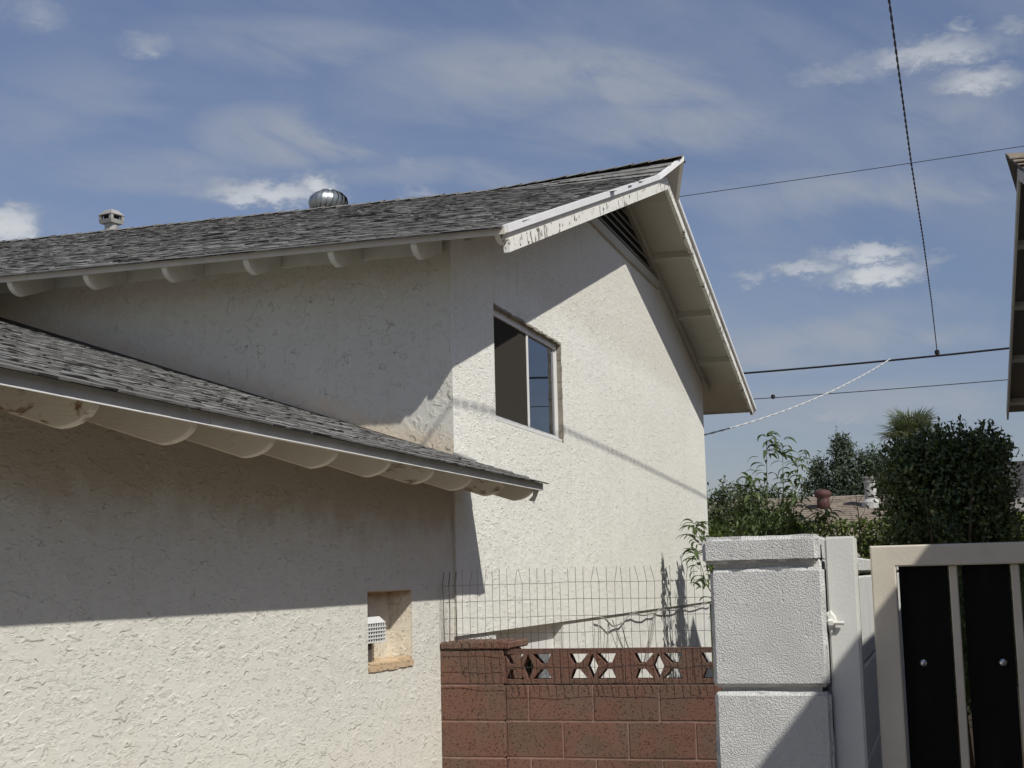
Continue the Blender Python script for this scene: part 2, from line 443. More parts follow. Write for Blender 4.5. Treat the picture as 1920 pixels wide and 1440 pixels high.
class MB:
    def __init__(self):
        self.v, self.f, self.mi, self.tone = [], [], [], []

    def add(self, verts, faces, mi=0, tone=0.0):
        b = len(self.v)
        self.v += [tuple(x) for x in verts]
        for fc in faces:
            self.f.append(tuple(b + i for i in fc))
            self.mi.append(mi)
            self.tone.append(tone)

    def hexa(self, p, mi=0, tone=0.0):
        # p: 4 bottom (ccw) + 4 top
        self.add(p, [(3, 2, 1, 0), (4, 5, 6, 7), (0, 1, 5, 4), (1, 2, 6, 5), (2, 3, 7, 6), (3, 0, 4, 7)], mi, tone)

    def box(self, x0, x1, y0, y1, z0, z1, mi=0, tone=0.0):
        self.hexa([(x0, y0, z0), (x1, y0, z0), (x1, y1, z0), (x0, y1, z0), (x0, y0, z1), (x1, y0, z1), (x1, y1, z1), (x0, y1, z1)], mi, tone)

    def prism(self, poly, fn, w0, w1, mi=0, tone=0.0):
        n = len(poly)
        vs = [fn(a, b, w0) for a, b in poly] + [fn(a, b, w1) for a, b in poly]
        fs = [tuple(range(n - 1, -1, -1)), tuple(range(n, 2 * n))] + [(i, (i + 1) % n, n + (i + 1) % n, n + i) for i in range(n)]
        self.add(vs, fs, mi, tone)

    def tube(self, pts, r, n=6, mi=0, cap=True, tone=0.0):
        pts = [Vector(p) for p in pts]
        rs = r if isinstance(r, (list, tuple)) else [r] * len(pts)
        rings = []
        prev = None
        for i, p in enumerate(pts):
            d = (pts[min(i + 1, len(pts) - 1)] - pts[max(i - 1, 0)])
            if d.length < 1e-9:
                d = Vector((0, 0, 1))
            d.normalize()
            ref = prev if prev is not None else (Vector((0, 0, 1)) if abs(d.z) < 0.9 else Vector((1, 0, 0)))
            a = (ref - d * ref.dot(d))
            if a.length < 1e-6:
                a = d.orthogonal()
            a.normalize()
            prev = a
            b = d.cross(a)
            rings.append([p + (a * math.cos(2 * math.pi * k / n) + b * math.sin(2 * math.pi * k / n)) * rs[i] for k in range(n)])
        vs = [v for rg in rings for v in rg]
        fs = []
        for i in range(len(rings) - 1):
            for k in range(n):
                fs.append((i * n + k, i * n + (k + 1) % n, (i + 1) * n + (k + 1) % n, (i + 1) * n + k))
        if cap:
            fs.append(tuple(range(n - 1, -1, -1)))
            fs.append(tuple((len(rings) - 1) * n + k for k in range(n)))
        self.add(vs, fs, mi, tone)

    def lathe(self, prof, c, n=20, mi=0):
        vs, fs = [], []
        for (rr, zz) in prof:
            for k in range(n):
                a = 2 * math.pi * k / n
                vs.append((c[0] + rr * math.cos(a), c[1] + rr * math.sin(a), c[2] + zz))
        for i in range(len(prof) - 1):
            for k in range(n):
                fs.append((i * n + k, i * n + (k + 1) % n, (i + 1) * n + (k + 1) % n, (i + 1) * n + k))
        fs.append(tuple(range(n - 1, -1, -1)))
        fs.append(tuple((len(prof) - 1) * n + k for k in range(n)))
        self.add(vs, fs, mi)

    def mesh(self, name, mats, org=Vector((0, 0, 0)), smooth=False, bevel=0.0, seg=1):
        me = bpy.data.meshes.new(name)
        me.from_pydata([(x - org[0], y - org[1], z - org[2]) for x, y, z in self.v], [], self.f)
        for mm in mats:
            me.materials.append(MATS[mm])
        me.polygons.foreach_set('material_index', self.mi)
        if any(self.tone):
            at = me.attributes.new('tone', 'FLOAT', 'FACE')
            at.data.foreach_set('value', self.tone)
        if bevel > 0:
            bm = bmesh.new()
            bm.from_mesh(me)
            bmesh.ops.bevel(bm, geom=[e for e in bm.edges if len(e.link_faces) == 2 and e.calc_face_angle(0) > 0.5], offset=bevel, segments=seg, affect='EDGES', clamp_overlap=True)
            bm.to_mesh(me)
            bm.free()
        if smooth:
            me.polygons.foreach_set('use_smooth', [True] * len(me.polygons))
        me.update()
        return me

    def build(self, name, mats, parent=None, smooth=False, bevel=0.0, seg=1, sharp=None, **kw):
        if isinstance(mats, str):
            mats = [mats]
        me = self.mesh(name, mats, origin_of(parent), smooth, bevel, seg)
        if sharp:
            me.set_sharp_from_angle(angle=R(sharp))
        o = bpy.data.objects.new(name, me)
        COL.objects.link(o)
        if parent is not None:
            o.parent = parent
        return tag(o, **kw)


def inst(name, me, parent, loc, rot=None, scale=None):
    o = bpy.data.objects.new(name, me)
    COL.objects.link(o)
    o.parent = parent
    o.location = Vector(loc) - origin_of(parent)
    if rot is not None:
        o.rotation_euler = rot
    if scale is not None:
        o.scale = scale
    return o


def flat_with_holes(outer, holes, thick, fn, bevel=0.0):
    """extruded polygon with holes -> (verts, faces); fn maps (u, v, w) to world, w in -thick/2..thick/2"""
    cu = bpy.data.curves.new('outline', 'CURVE')
    cu.dimensions = '2D'
    cu.fill_mode = 'BOTH'
    cu.extrude = thick / 2 - bevel
    cu.bevel_depth = bevel
    cu.offset = -bevel
    for poly in [outer] + holes:
        sp = cu.splines.new('POLY')
        sp.points.add(len(poly) - 1)
        for i, (a, b) in enumerate(poly):
            sp.points[i].co = (a, b, 0, 1)
        sp.use_cyclic_u = True
    ob = bpy.data.objects.new('outline', cu)
    COL.objects.link(ob)
    dg = bpy.context.evaluated_depsgraph_get()
    me = ob.evaluated_get(dg).to_mesh()
    vs = [fn(*v.co) for v in me.vertices]
    fs = [tuple(p.vertices) for p in me.polygons]
    bpy.data.objects.remove(ob)
    bpy.data.curves.remove(cu)
    return vs, fs


# ------------------------------------------------------------------ key measures of the house
YB = 2.954          # gable wall face
XA = 8.58           # side wall face of the two-storey part
XE = 8.043          # its eave
XR = 13.8           # ridge
YG = 2.405          # gable roof edge
XER, ZER = 20.2, 3.93
ZE, KL = 3.73, 0.332
ZR = ZE + KL * (XR - XE)
KR = (ZR - ZER) / (XER - XR)
YBACK = 12.4
YL = 2.43           # lower eave
ZL, KLO = 2.222, 0.333
YLR = 7.0           # lower ridge
XL0, XL1 = -1.5, 8.80


def zroof(x):
    return ZE + KL * (x - XE) if x <= XR else ZR - KR * (x - XR)


def prow(x, y):
    wgt = max(0.0, 1 - abs(x - XR) / 0.50)
    vv = min(1.0, max(0.0, (4.3 - y) / 2.05))
    return 0.145 * wgt * vv


def yedge(x):
    return YG - 0.155 * max(0.0, 1 - abs(x - XR) / 0.50)


# ------------------------------------------------------------------ ground
g = MB()
g.add([(-400, -400, 0), (600, -400, 0), (600, 400, 0), (-400, 400, 0)], [(0, 1, 2, 3)])
g.build('ground', 'gravel_ground', kind='structure')
g = MB()
g.box(-6, 9.2, -1.0, 0.16, -0.1, 0.03)
g.build('path', 'concrete', kind='structure')
g = MB()
g.box(-8, 8.0, 0.40, 2.6, -0.1, 0.02)
g.build('driveway', 'concrete', kind='structure')

# ------------------------------------------------------------------ the stucco house
H = thing('stucco_house', (XA, YB, 0), 'two-storey white stucco house with grey shingle roofs and peeling gable trim', 'house')

# gable wall, upper storey (slightly proud of the storey below), with window opening
W0, W1, WZ0, WZ1 = 9.50, 11.36, 2.725, 3.555
b = MB()
TH = 0.16
outer = [(XA, 1.265), (18.9, 1.265), (18.9, zroof(18.9) - 0.045), (XR, ZR - 0.045), (XA, zroof(XA) - 0.045)]
vs, fs = flat_with_holes(outer, [[(W0, WZ0), (W1, WZ0), (W1, WZ1), (W0, WZ1)]], TH, lambda u, v, w_: (u, YB + TH / 2 + w_, v))
b.add(vs, fs)
b.mi = [1 if all(abs(vs[i][0] - XA) < 1e-4 for i in fc) else 0 for fc in fs]
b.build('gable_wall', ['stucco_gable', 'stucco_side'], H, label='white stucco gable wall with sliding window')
# ground storey below it
b = MB()
L0, L1, LZ0, LZ1 = 9.47, 11.30, 0.35, 1.25
vs, fs = flat_with_holes([(XA + 0.01, -0.05), (18.89, -0.05), (18.89, 1.2635), (XA + 0.01, 1.2635)], [[(L0, LZ0), (L1, LZ0), (L1, LZ1), (L0, LZ1)]], 0.13,
                         lambda u, v, w_: (u, YB + 0.024 + 0.065 + w_, v))
b.add(vs, fs)
b.build('base_wall', 'stucco_base', H)
# side wall under the upper eave, right and back walls
b = MB()
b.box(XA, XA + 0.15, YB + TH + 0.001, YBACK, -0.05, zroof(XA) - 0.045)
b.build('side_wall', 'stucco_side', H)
b = MB()
b.box(18.75, 18.9, YB + TH + 0.001, YBACK, -0.05, zroof(18.9) - 0.045)
b.box(XA + 0.16, 18.74, YBACK - 0.15, YBACK, -0.05, 3.85)
b.build('back_wall', 'stucco_far', H)
# lower wall of the single-storey wing, with the small niche
YA = YB + 0.018
N0, N1, NZ0, NZ1 = 7.16, 7.83, 1.155, 1.565
b = MB()
vs, fs = flat_with_holes([(XL0, -0.05), (XA - 0.004, -0.05), (XA - 0.004, 2.36), (XL0, 2.36)], [[(N0, NZ0), (N1, NZ0), (N1, NZ1), (N0, NZ1)]], 0.12,
                         lambda u, v, w_: (u, YA + 0.06 + w_, v))
b.add(vs, fs)
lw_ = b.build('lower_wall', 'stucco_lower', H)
b = MB()
b.add([(N0, YA + 0.005, NZ0), (N1, YA + 0.005, NZ0), (N1, YA + 0.005, NZ1), (N0, YA + 0.005, NZ1),
       (N0 + .01, YA + 0.13, NZ0 + .02), (N1 - .03, YA + 0.13, NZ0 + .02), (N1 - .03, YA + 0.13, NZ1 - .01), (N0 + .01, YA + 0.13, NZ1 - .01)],
      [(4, 5, 6, 7), (0, 1, 5, 4), (1, 2, 6, 5), (2, 3, 7, 6), (3, 0, 4, 7)])
b.build('wall_niche', 'stucco_niche', H, label='small stained recess in the lower wall')
# ragged brown sill of the niche
b = MB()
for i in range(14):
    x0 = N0 + (N1 - N0) * i / 14
    x1 = N0 + (N1 - N0) * (i + 1) / 14
    hh = rnd.uniform(0.004, 0.016)
    b.box(x0, x1, YA - 0.006 - rnd.uniform(0, .004), YA + 0.05, NZ0 - 0.022 + rnd.uniform(-.004, .004), NZ0 + hh)
b.build('niche_sill', 'stucco_niche', H)
# left end wall of the wing
b = MB()
b.box(XL0, XL0 + 0.12, YA + 0.121, 11.5, -0.05, 2.36)
b.build('end_wall', 'stucco_far', H)

# vent hood in the niche
vh = MB()
x0, x1, y0, y1 = 7.20, 7.50, YA + 0.03, YA + 0.128
z0, z1 = 1.285, 1.425
vh.hexa([(x0, y0, z1 - .035), (x1, y0, z1 - .035), (x1, y1, z1 - .035), (x0, y1, z1 - .035), (x0 + .02, y0 + .02, z1), (x1 - .05, y0 + .02, z1), (x1 - .05, y1, z1), (x0 + .02, y1, z1)])
V = vh.build('vent_hood', 'vent_plastic', H, label='white louvred vent hood inside the wall niche')
vh = MB()
vh.box(x0 + .01, x1 - .01, y0 + .012, y1, z0, z1 - .036)
vh.build('hood_inside', 'dark_inside', V)
for i in range(9):
    xx = x0 + 0.01 + (x1 - x0 - 0.02) * i / 8
    vh = MB()
    vh.box(xx - .004, xx + .004, y0 + .002, y0 + .008, z0, z1 - .036)
    vh.build('grille_bar', 'vent_plastic', V)
for i in range(5):
    zz = z0 + (z1 - .04 - z0) * i / 5
    vh = MB()
    vh.box(x0 + .004, x1 + .002, y0 - .001, y0 + .004, zz, zz + .007)
    vh.build('grille_bar', 'vent_plastic', V)
    vh = MB()
    vh.box(x0, x0 + .004, y0, y1, zz, zz + .007)
    vh.build('grille_bar', 'vent_plastic', V)
vh = MB()
vh.box(7.20, 7.36, YA + 0.06, YA + 0.128, 1.18, 1.284)
vh.build('duct_box', 'louver_dark', V)

# ---- upper window
win = MB()
fy0, fy1 = YB + 0.032, YB + 0.10
FX0, FX1, FZ0, FZ1 = W0 + 0.004, W1 - 0.004, WZ0 + 0.004, WZ1 - 0.004
win.box(FX0, FX1, fy0, fy1, FZ0, FZ0 + 0.045)
win.box(FX0, FX1, fy0, fy1, FZ1 - 0.05, FZ1)
win.box(FX0, FX0 + 0.035, fy0 + .0005, fy1, FZ0 + 0.045, FZ1 - 0.05)
win.box(FX1 - 0.035, FX1, fy0 + .0005, fy1, FZ0 + 0.045, FZ1 - 0.05)
WN = win.build('window', 'frame_white', H, bevel=0.003, label='white sliding window with one dark screened half')
s = MB()
s.box(FX0 - .0, FX1 + .0, fy0 - 0.028, fy0 - 0.001, FZ0 + 0.0, FZ0 + 0.022)
s.build('window_sill', 'frame_white', WN, bevel=0.003)
XM = 10.50
s = MB()
s.box(XM - 0.018, XM + 0.018, fy0 + 0.006, fy0 + 0.03, FZ0 + 0.0455, FZ1 - 0.0505)
s.build('meeting_rail', 'frame_white', WN, bevel=0.003)
for (a, c_) in ((XM + .019, XM + .034), (FX1 - 0.058, FX1 - 0.0355)):
    s = MB()
    s.box(a, c_, fy0 + 0.012, fy0 + 0.034, FZ0 + 0.0455, FZ1 - 0.0505)
    s.build('sash_stile', 'frame_white', WN)
s = MB()
s.box(XM + 0.0345, FX1 - 0.0585, fy0 + 0.020, fy0 + 0.024, FZ0 + 0.0455, FZ1 - 0.0505)
s.build('pane', 'window_glass', WN)
s = MB()
s.box(FX0 + 0.0355, XM - 0.0185, fy0 + 0.040, fy0 + 0.044, FZ0 + 0.0455, FZ1 - 0.0505)
s.build('pane', 'window_glass', WN)
s = MB()
s.box(FX0 + 0.0355, XM - 0.0185, fy0 + 0.015, fy0 + 0.0155, FZ0 + 0.0455, FZ1 - 0.0505)
s.build('insect_screen', 'window_screen', WN)
# curtain behind the glass, in folds
s = MB()
for i in range(6):
    xx = 10.16 + i * 0.06
    s.tube([(xx, fy1 + 0.10 + (i % 2) * .02, FZ0 - .05), (xx, fy1 + 0.10 + (i % 2) * .02, FZ1)], 0.034, 8)
s.build('curtain', 'curtain', WN, smooth=True)
s = MB()
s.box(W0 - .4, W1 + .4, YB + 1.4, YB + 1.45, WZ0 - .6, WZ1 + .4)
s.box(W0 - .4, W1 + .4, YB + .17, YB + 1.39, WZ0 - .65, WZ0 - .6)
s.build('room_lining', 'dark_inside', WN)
# rough mortar edge round the opening
s = MB()
nseg = 40
for i in range(nseg):
    a = W0 + (W1 - W0) * i / nseg
    c_ = W0 + (W1 - W0) * (i + 1) / nseg
    s.box(a, c_, YB - 0.004 - rnd.uniform(0, .006), YB + 0.031, WZ1 - rnd.uniform(0.004, .014), WZ1 + rnd.uniform(.004, .014))
for i in range(18):
    a = WZ0 + (WZ1 - WZ0) * i / 18
    c_ = WZ0 + (WZ1 - WZ0) * (i + 1) / 18
    s.box(W1 - rnd.uniform(.0, .01), W1 + rnd.uniform(.002, .014), YB - 0.003 - rnd.uniform(0, .006), YB + .031, a, c_)
s.build('opening_edge', 'mortar_edge', WN)

# ---- lower window in the ground storey
ly = YB + 0.024 + 0.09
s = MB()
s.box(L0 + .003, L1 - .003, ly, ly + .05, 1.03, LZ1 - .003)
s.box(L0 + .003, L0 + .05, ly + .001, ly + .05, LZ0 + .003, 1.029)
s.box(L1 - .06, L1 - .003, ly + .001, ly + .05, LZ0 + .003, 1.029)
s.box(10.30, 10.35, ly + .001, ly + .05, LZ0 + .05, 1.029)
s.box(L0 + .051, L1 - .061, ly + .001, ly + .05, LZ0 + .003, LZ0 + .049)
LW = s.build('window', 'frame_white', H, label='lower window half hidden behind the red block wall')
s = MB()
s.box(L0 + .051, 10.299, ly + .02, ly + .026, LZ0 + .05, 1.029)
s.build('pane', 'window_glass', LW)
s = MB()
s.box(10.351, L1 - .061, ly + .02, ly + .026, LZ0 + .05, 1.029)
s.build('pane', 'window_glass', LW)
s = MB()
s.box(L0 - .3, L1 + .3, ly + 1.0, ly + 1.05, 0, 1.6)
s.build('room_lining', 'dark_inside', LW)

# ---- triangular attic vent
vz0 = 4.93
s = MB()
s.box(12.35, 15.85, YB - 0.035, YB - 0.001, vz0 - .05, vz0 + .045)
AV = s.build('attic_vent', 'soffit_paint', H, label='triangular louvred attic vent under the ridge')
s = MB()
hw = lambda z: (ZR - 0.12 - z) / KL
s.add([(XR - hw(vz0 + .046), YB - .004, vz0 + .046), (XR + hw(vz0 + .046) * 1.2, YB - .004, vz0 + .046), (XR, YB - .004, ZR - 0.13)], [(0, 1, 2)])
s.build('vent_opening', 'dark_inside', AV)
for i in range(6):
    z = vz0 + .06 + i * 0.085
    h_ = hw(z + .05) - .02
    if h_ < .1:
        break
    s = MB()
    s.hexa([(XR - h_, YB - .034, z), (XR + h_ * 1.2, YB - .034, z), (XR + h_ * 1.2, YB - .006, z + .045), (XR - h_, YB - .006, z + .045),
            (XR - h_, YB - .034, z + .012), (XR + h_ * 1.2, YB - .034, z + .012), (XR + h_ * 1.2, YB - .006, z + .057), (XR - h_, YB - .006, z + .057)])
    s.build('slat', 'louver_mid', AV)


# ------------------------------------------------------------------ shingles
def shingle_tab(width, expo, thick, seed, cols=4, straight=1.0):
    """one asphalt tab, local: x along the eave, y up the slope, z out of the roof; 12 faces"""
    r_ = random.Random(seed)
    mb = MB()
    top_, bot = [], []
    for i in range(cols + 1):
        u = i / cols
        e = r_.uniform(-.006, .006) * straight
        cu = r_.uniform(-.0025, .004) * straight
        top_.append(((u - .5) * width, e, thick + cu))
        bot.append(((u - .5) * width, e + r_.uniform(0, .002), max(0.0, cu - .001)))
    back = [((i / cols - .5) * width, expo + .035, 0.002) for i in range(cols + 1)]
    n = cols + 1
    mb.v = top_ + bot + back
    for i in range(cols):
        mb.f.append((i, i + 1, 2 * n + i + 1, 2 * n + i)); mb.mi.append(0)
        mb.f.append((n + i, n + i + 1, i + 1, i)); mb.mi.append(1)
    mb.f.append((n, 0, 2 * n)); mb.mi.append(1)
    mb.f.append((cols, n + cols, 2 * n + cols)); mb.mi.append(1)
    mb.tone = [0.0] * len(mb.f)
    return mb


def lay_shingles(parent, place, n_rows, expo, u0, u1, mats, single, uend=None, seed=1, clip=None):
    """place(u, s) -> (point, eave dir, up-slope dir, normal).  Tabs chosen by single(row,u) become parts, the rest one mesh."""
    r_ = random.Random(seed)
    lib = []
    for k in range(10):
        wd = 0.15 + 0.022 * k
        tb = shingle_tab(wd, expo, 0.0065 + (k % 4) * .0013, seed * 50 + k)
        lib.append((wd, tb, tb.mesh('shingle', mats)))
    flat = []
    for k in range(4):
        tb = shingle_tab(0.2 + .05 * k, expo, 0.008, seed * 70 + k, straight=0.12)
        flat.append((0.2 + .05 * k, tb, tb.mesh('shingle', mats)))
    rest = MB()
    count = 0
    for row in range(n_rows):
        s_ = row * expo
        u = u0 - r_.uniform(0, .2)
        uu1 = uend(s_) if uend else u1
        while u < uu1:
            wd, tb, me = lib[r_.randrange(10)] if row else flat[r_.randrange(4)]
            c_ = u + wd / 2
            u += wd + r_.uniform(0.0, 0.004)
            if clip and not clip(c_, s_):
                continue
            if c_ + wd / 2 > uu1 + 0.01:
                sx = max(.2, (uu1 - (c_ - wd / 2)) / wd)
                c_ = (c_ - wd / 2) + wd * sx / 2
            else:
                sx = 1.0
            p, ex, ey, ez = place(c_, s_ + r_.uniform(-.004, .004) * (row > 0))
            M_ = Matrix((ex * sx, ey, ez)).transposed().to_4x4()
            M_.translation = p + ez * r_.uniform(0.0, 0.002)
            lift = r_.uniform(0.8, 1.35) if row else 1.0
            if single(row, c_) and count < 300:
                o = bpy.data.objects.new('shingle', me)
                COL.objects.link(o)
                o.parent = parent
                M2 = M_.copy()
                M2.translation = M2.translation - origin_of(parent)
                o.matrix_local = M2 @ Matrix.Diagonal((1, 1, lift, 1))
                count += 1
            else:
                b0 = len(rest.v)
                rest.v += [tuple(M_ @ Vector((x, y, z * lift))) for x, y, z in tb.v]
                tn = r_.random() * .98 + .01
                for fc, mi in zip(tb.f, tb.mi):
                    rest.f.append(tuple(b0 + i for i in fc))
                    rest.mi.append(mi)
                    rest.tone.append(tn)
    o = rest.build('shingles', mats, parent, kind='stuff')
    return o


# ------------------------------------------------------------------ upper roof (deck carries the other roof pieces)
DK = 0.03


def roof_strip(xa, xb, nx, ylist, mbb, zoff):
    """grid of the roof surface between xa and xb"""
    base = len(mbb.v)
    xs = [xa + (xb - xa) * i / nx for i in range(nx + 1)]
    for x in xs:
        ye = yedge(x)
        for j, y in enumerate(ylist):
            yy = ye if j == 0 else y
            mbb.v.append((x, yy, zroof(x) + prow(x, yy) + zoff))
    m_ = len(ylist)
    for i in range(nx):
        for j in range(m_ - 1):
            mbb.f.append((base + i * m_ + j, base + (i + 1) * m_ + j, base + (i + 1) * m_ + j + 1, base + i * m_ + j + 1))
            mbb.mi.append(0)
            mbb.tone.append(0.0)


ys = [YG, 2.6, 2.954, 3.4, 3.9, 4.3, YBACK + .5]
b = MB()
roof_strip(XE + .012, XR, 46, ys, b, -0.004)
roof_strip(XR, XER - .012, 52, ys, b, -0.004)
UR = b.build('upper_roof', 'shingle_grey', H, label='grey asphalt shingle roof of the two-storey part with upswept ridge end')
b = MB()
roof_strip(XE + .02, XR, 46, ys, b, -DK)
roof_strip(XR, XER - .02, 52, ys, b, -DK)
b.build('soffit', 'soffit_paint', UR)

cs = 1 / math.sqrt(1 + KL * KL)
SLEN = (XR - XE) / cs
EXPO = 0.13


def place_up(u, s_):
    x = min(XE - 0.040 + s_ * cs, XR)
    y = u
    p = Vector((x, y, zroof(max(x, XE)) - (XE - x) * KL * (x < XE) + prow(x, y)))
    e = 0.05
    dxz = (zroof(min(x + e, XR)) + prow(min(x + e, XR), y) - zroof(x - e if x > XE + e else x) - prow(x - e, y)) / ((min(x + e, XR) - (x - e if x > XE + e else x)) or 1)
    dyz = (prow(x, y + e) - prow(x, y - e)) / (2 * e)
    ey = Vector((1, 0, dxz)).normalized()
    ex = Vector((0, -1, -dyz)).normalized()
    ez = ex.cross(ey).normalized()
    if ez.z < 0:
        ez = -ez
    return p, ex, ey, ez


nrow = int(SLEN / EXPO)


def place_up2(u, s_):
    return place_up(-u, s_)


# u runs along -Y so that tabs end at the gable edge
lay_shingles(UR, place_up2, nrow, EXPO, -(YBACK + .4), -YG, ['shingle_grey', 'shingle_butt'],
             lambda row, u: u > -4.6 - 0.04 * row and row % 2 == 0, uend=lambda s_: -yedge(XE + s_ * cs) - 0.022, seed=3)
# ridge caps
y = yedge(XR) - 0.002
k = 0
capm = []
for v_ in range(4):
    mb = MB()
    wv = 0.14
    hh = 0.012 + 0.002 * v_
    for sgn, kk in ((-1, KL), (1, KR)):
        mb.add([(0, 0, .012 + hh), (sgn * wv, 0.0, -wv * kk + hh + .003), (sgn * wv, 0.26, -wv * kk + .004), (0, 0.26, .010),
                (0, 0, .002), (sgn * wv, 0.0, -wv * kk)], [(0, 1, 2, 3), (0, 4, 5, 1)])
    mb.mi = [0, 1, 0, 1]
    capm.append(mb.mesh('ridge_shingle', ['shingle_grey', 'shingle_butt']))
while y < YBACK + .3:
    o = inst('ridge_shingle', capm[k % 4], UR, (XR, y, ZR + prow(XR, y) + .004), (math.atan2(prow(XR, y + .2) - prow(XR, y), .2), 0, 0))
    y += 0.17
    k += 1

# drip edge and fascia along the eave
b = MB()
b.box(XE, XE + 0.018, YG + .012, YBACK + .5, ZE - 0.042, ZE - 0.004)
b.build('fascia', 'fascia_paint', UR)
b = MB()
b.box(XER - 0.018, XER, YG + .012, YBACK + .5, ZER - 0.045, ZER - 0.004)
b.build('fascia', 'fascia_paint', UR)


def rake_board(xs, y0, y1, top_, bot, name, mt, parent, edge=False, **kw):
    b_ = MB()
    n = len(xs)
    rows = []
    for x in xs:
        yo = (yedge(x) - YG) if edge else 0.0
        zt = zroof(x) + (prow(x, yedge(x)) if edge else 0.0)
        rows.append([(x, y0 + yo, zt - top_), (x, y1 + yo, zt - top_), (x, y1 + yo, zt - bot), (x, y0 + yo, zt - bot)])
    for rr in rows:
        b_.v += rr
    for i in range(n - 1):
        for j in range(4):
            b_.f.append((i * 4 + j, (i + 1) * 4 + j, (i + 1) * 4 + (j + 1) % 4, i * 4 + (j + 1) % 4))
    b_.f.append((0, 1, 2, 3))
    b_.f.append(tuple((n - 1) * 4 + j for j in (3, 2, 1, 0)))
    b_.mi = [0] * len(b_.f)
    b_.tone = [0.0] * len(b_.f)
    return b_.build(name, mt, parent, **kw)


lin = lambda a, c_, n: [a + (c_ - a) * i / n for i in range(n + 1)]
# white metal drip edge in lengths, following the upswept point
segs = [(XE + .01, 8.62), (8.615, 11.3), (11.295, 12.55), (12.545, XR - 0.50), (XR - 0.50, XR)]
for i, (a, c_) in enumerate(segs):
    rake_board(lin(a, c_, 6), YG - 0.008 - .001 * (i % 2), YG + 0.03, -0.012, 0.036, 'drip_edge', 'drip_metal', UR, edge=True)
for (a, c_) in ((XR, XR + .5), (XR + .5, XER - .02)):
    rake_board(lin(a, c_, 6), YG - 0.008, YG + 0.03, -0.012, 0.036, 'drip_edge', 'drip_metal', UR, edge=True)
rake_board([XE + .05, XR], YG + 0.020, YG + 0.045, 0.0365, 0.085, 'sub_fascia', 'fascia_paint', UR)
rake_board([XR, XER - .05], YG + 0.020, YG + 0.045, 0.0365, 0.085, 'sub_fascia', 'fascia_paint', UR)
rake_board([XE + 0.10, XR], YG + 0.014, YG + 0.052, 0.080, 0.168, 'barge_board', 'peeling_paint', UR, label='white barge board with flaking paint')
rake_board([XR, XER - 0.22], YG + 0.014, YG + 0.052, 0.080, 0.168, 'barge_board', 'peeling_paint', UR)
# small triangular soffit of the prow
b = MB()
for (xa_, xb_) in ((XR - .5, XR), (XR, XR + .5)):
    b.add([(xa_, YG + .03, zroof(xa_) - .037), (xb_, YG + .03, zroof(xb_) - .037), (xb_, yedge(xb_) + .03, zroof(xb_) + prow(xb_, yedge(xb_)) - .037),
           (xa_, yedge(xa_) + .03, zroof(xa_) + prow(xa_, yedge(xa_)) - .037)], [(0, 1, 2, 3)])
b.build('prow_soffit', 'soffit_paint', UR)
# trim rafter on the wall under the rake
rake_board([XA + .3, XR], YB - 0.05, YB - 0.002, 0.032, 0.125, 'trim_rafter', 'soffit_paint', UR)
rake_board([XR, 19.25], YB - 0.05, YB - 0.002, 0.032, 0.125, 'trim_rafter', 'soffit_paint', UR)
# lookouts between wall and barge board
for x in (9.6, 11.0, 12.4, 15.42, 16.93, 18.32):
    b = MB()
    kk = KL if x < XR else -KR
    xw = 0.10
    pts = []
    for dz_ in (-.098, -.031):
        pts += [(x - xw / 2, YG + .053, zroof(x - xw / 2) + dz_), (x + xw / 2, YG + .053, zroof(x + xw / 2) + dz_),
                (x + xw / 2, YB - .051, zroof(x + xw / 2) + dz_), (x - xw / 2, YB - .051, zroof(x - xw / 2) + dz_)]
    b.hexa(pts)
    b.build('lookout', 'soffit_paint', UR)


# rafter tails with rounded ends
def tail_profile(k, over, top0, depth, s0=0.022):
    """(s, z) polygon; s = distance in from the eave edge, z relative to roof-edge height"""
    pts = [(s0, k * s0 - top0)]
    r_ = 0.135
    zb = lambda s_: k * s_ - top0 - depth
    for i in range(9):
        a = math.pi / 2 * i / 8
        pts.append((s0 + r_ - r_ * math.cos(a), zb(s0 + r_) + 0.083 * (1 - math.sin(a))))
    pts.append((over, zb(over)))
    pts.append((over, k * over - top0))
    return pts


prof = tail_profile(KL, XA - XE - .024, 0.034, 0.135)
sp = 0.0735 * XE
for i in range(15):
    yc = 0.737 * XE - sp * (i - 1) + 0.02 if False else (0.663 * XE + sp * 8) - sp * i
    if abs(yc - YB) < .06:
        yc = YB + .045
    if yc < YB or yc > YBACK:
        continue
    b = MB()
    b.prism(prof, lambda s_, z, ww: (XE + s_, ww, ZE + z), yc, yc + 0.04)
    b.build('rafter_tail', 'tail_clean', UR, bevel=0.004)
for i in range(14):
    y0_ = 0.663 * XE + sp * 8 - sp * i - sp
    y1_ = y0_ + sp
    y0_ = max(y0_, YB - .0)
    if y1_ < YB + .05:
        break
    b = MB()
    b.box(XA - .022, XA - .002, y0_ + .002 + .06, y1_ - .002 + .06, 3.735, zroof(XA) - .036)
    b.build('frieze_board', 'tail_clean', UR)
# short block where the gable rafter ends at the corner
b = MB()
b.prism(tail_profile(KL, 0.48, 0.034, 0.09), lambda s_, z, ww: (XE + s_, ww, ZE + z), YG + .055, YG + .094)
b.build('rafter_tail', 'tail_clean', UR, bevel=0.004)

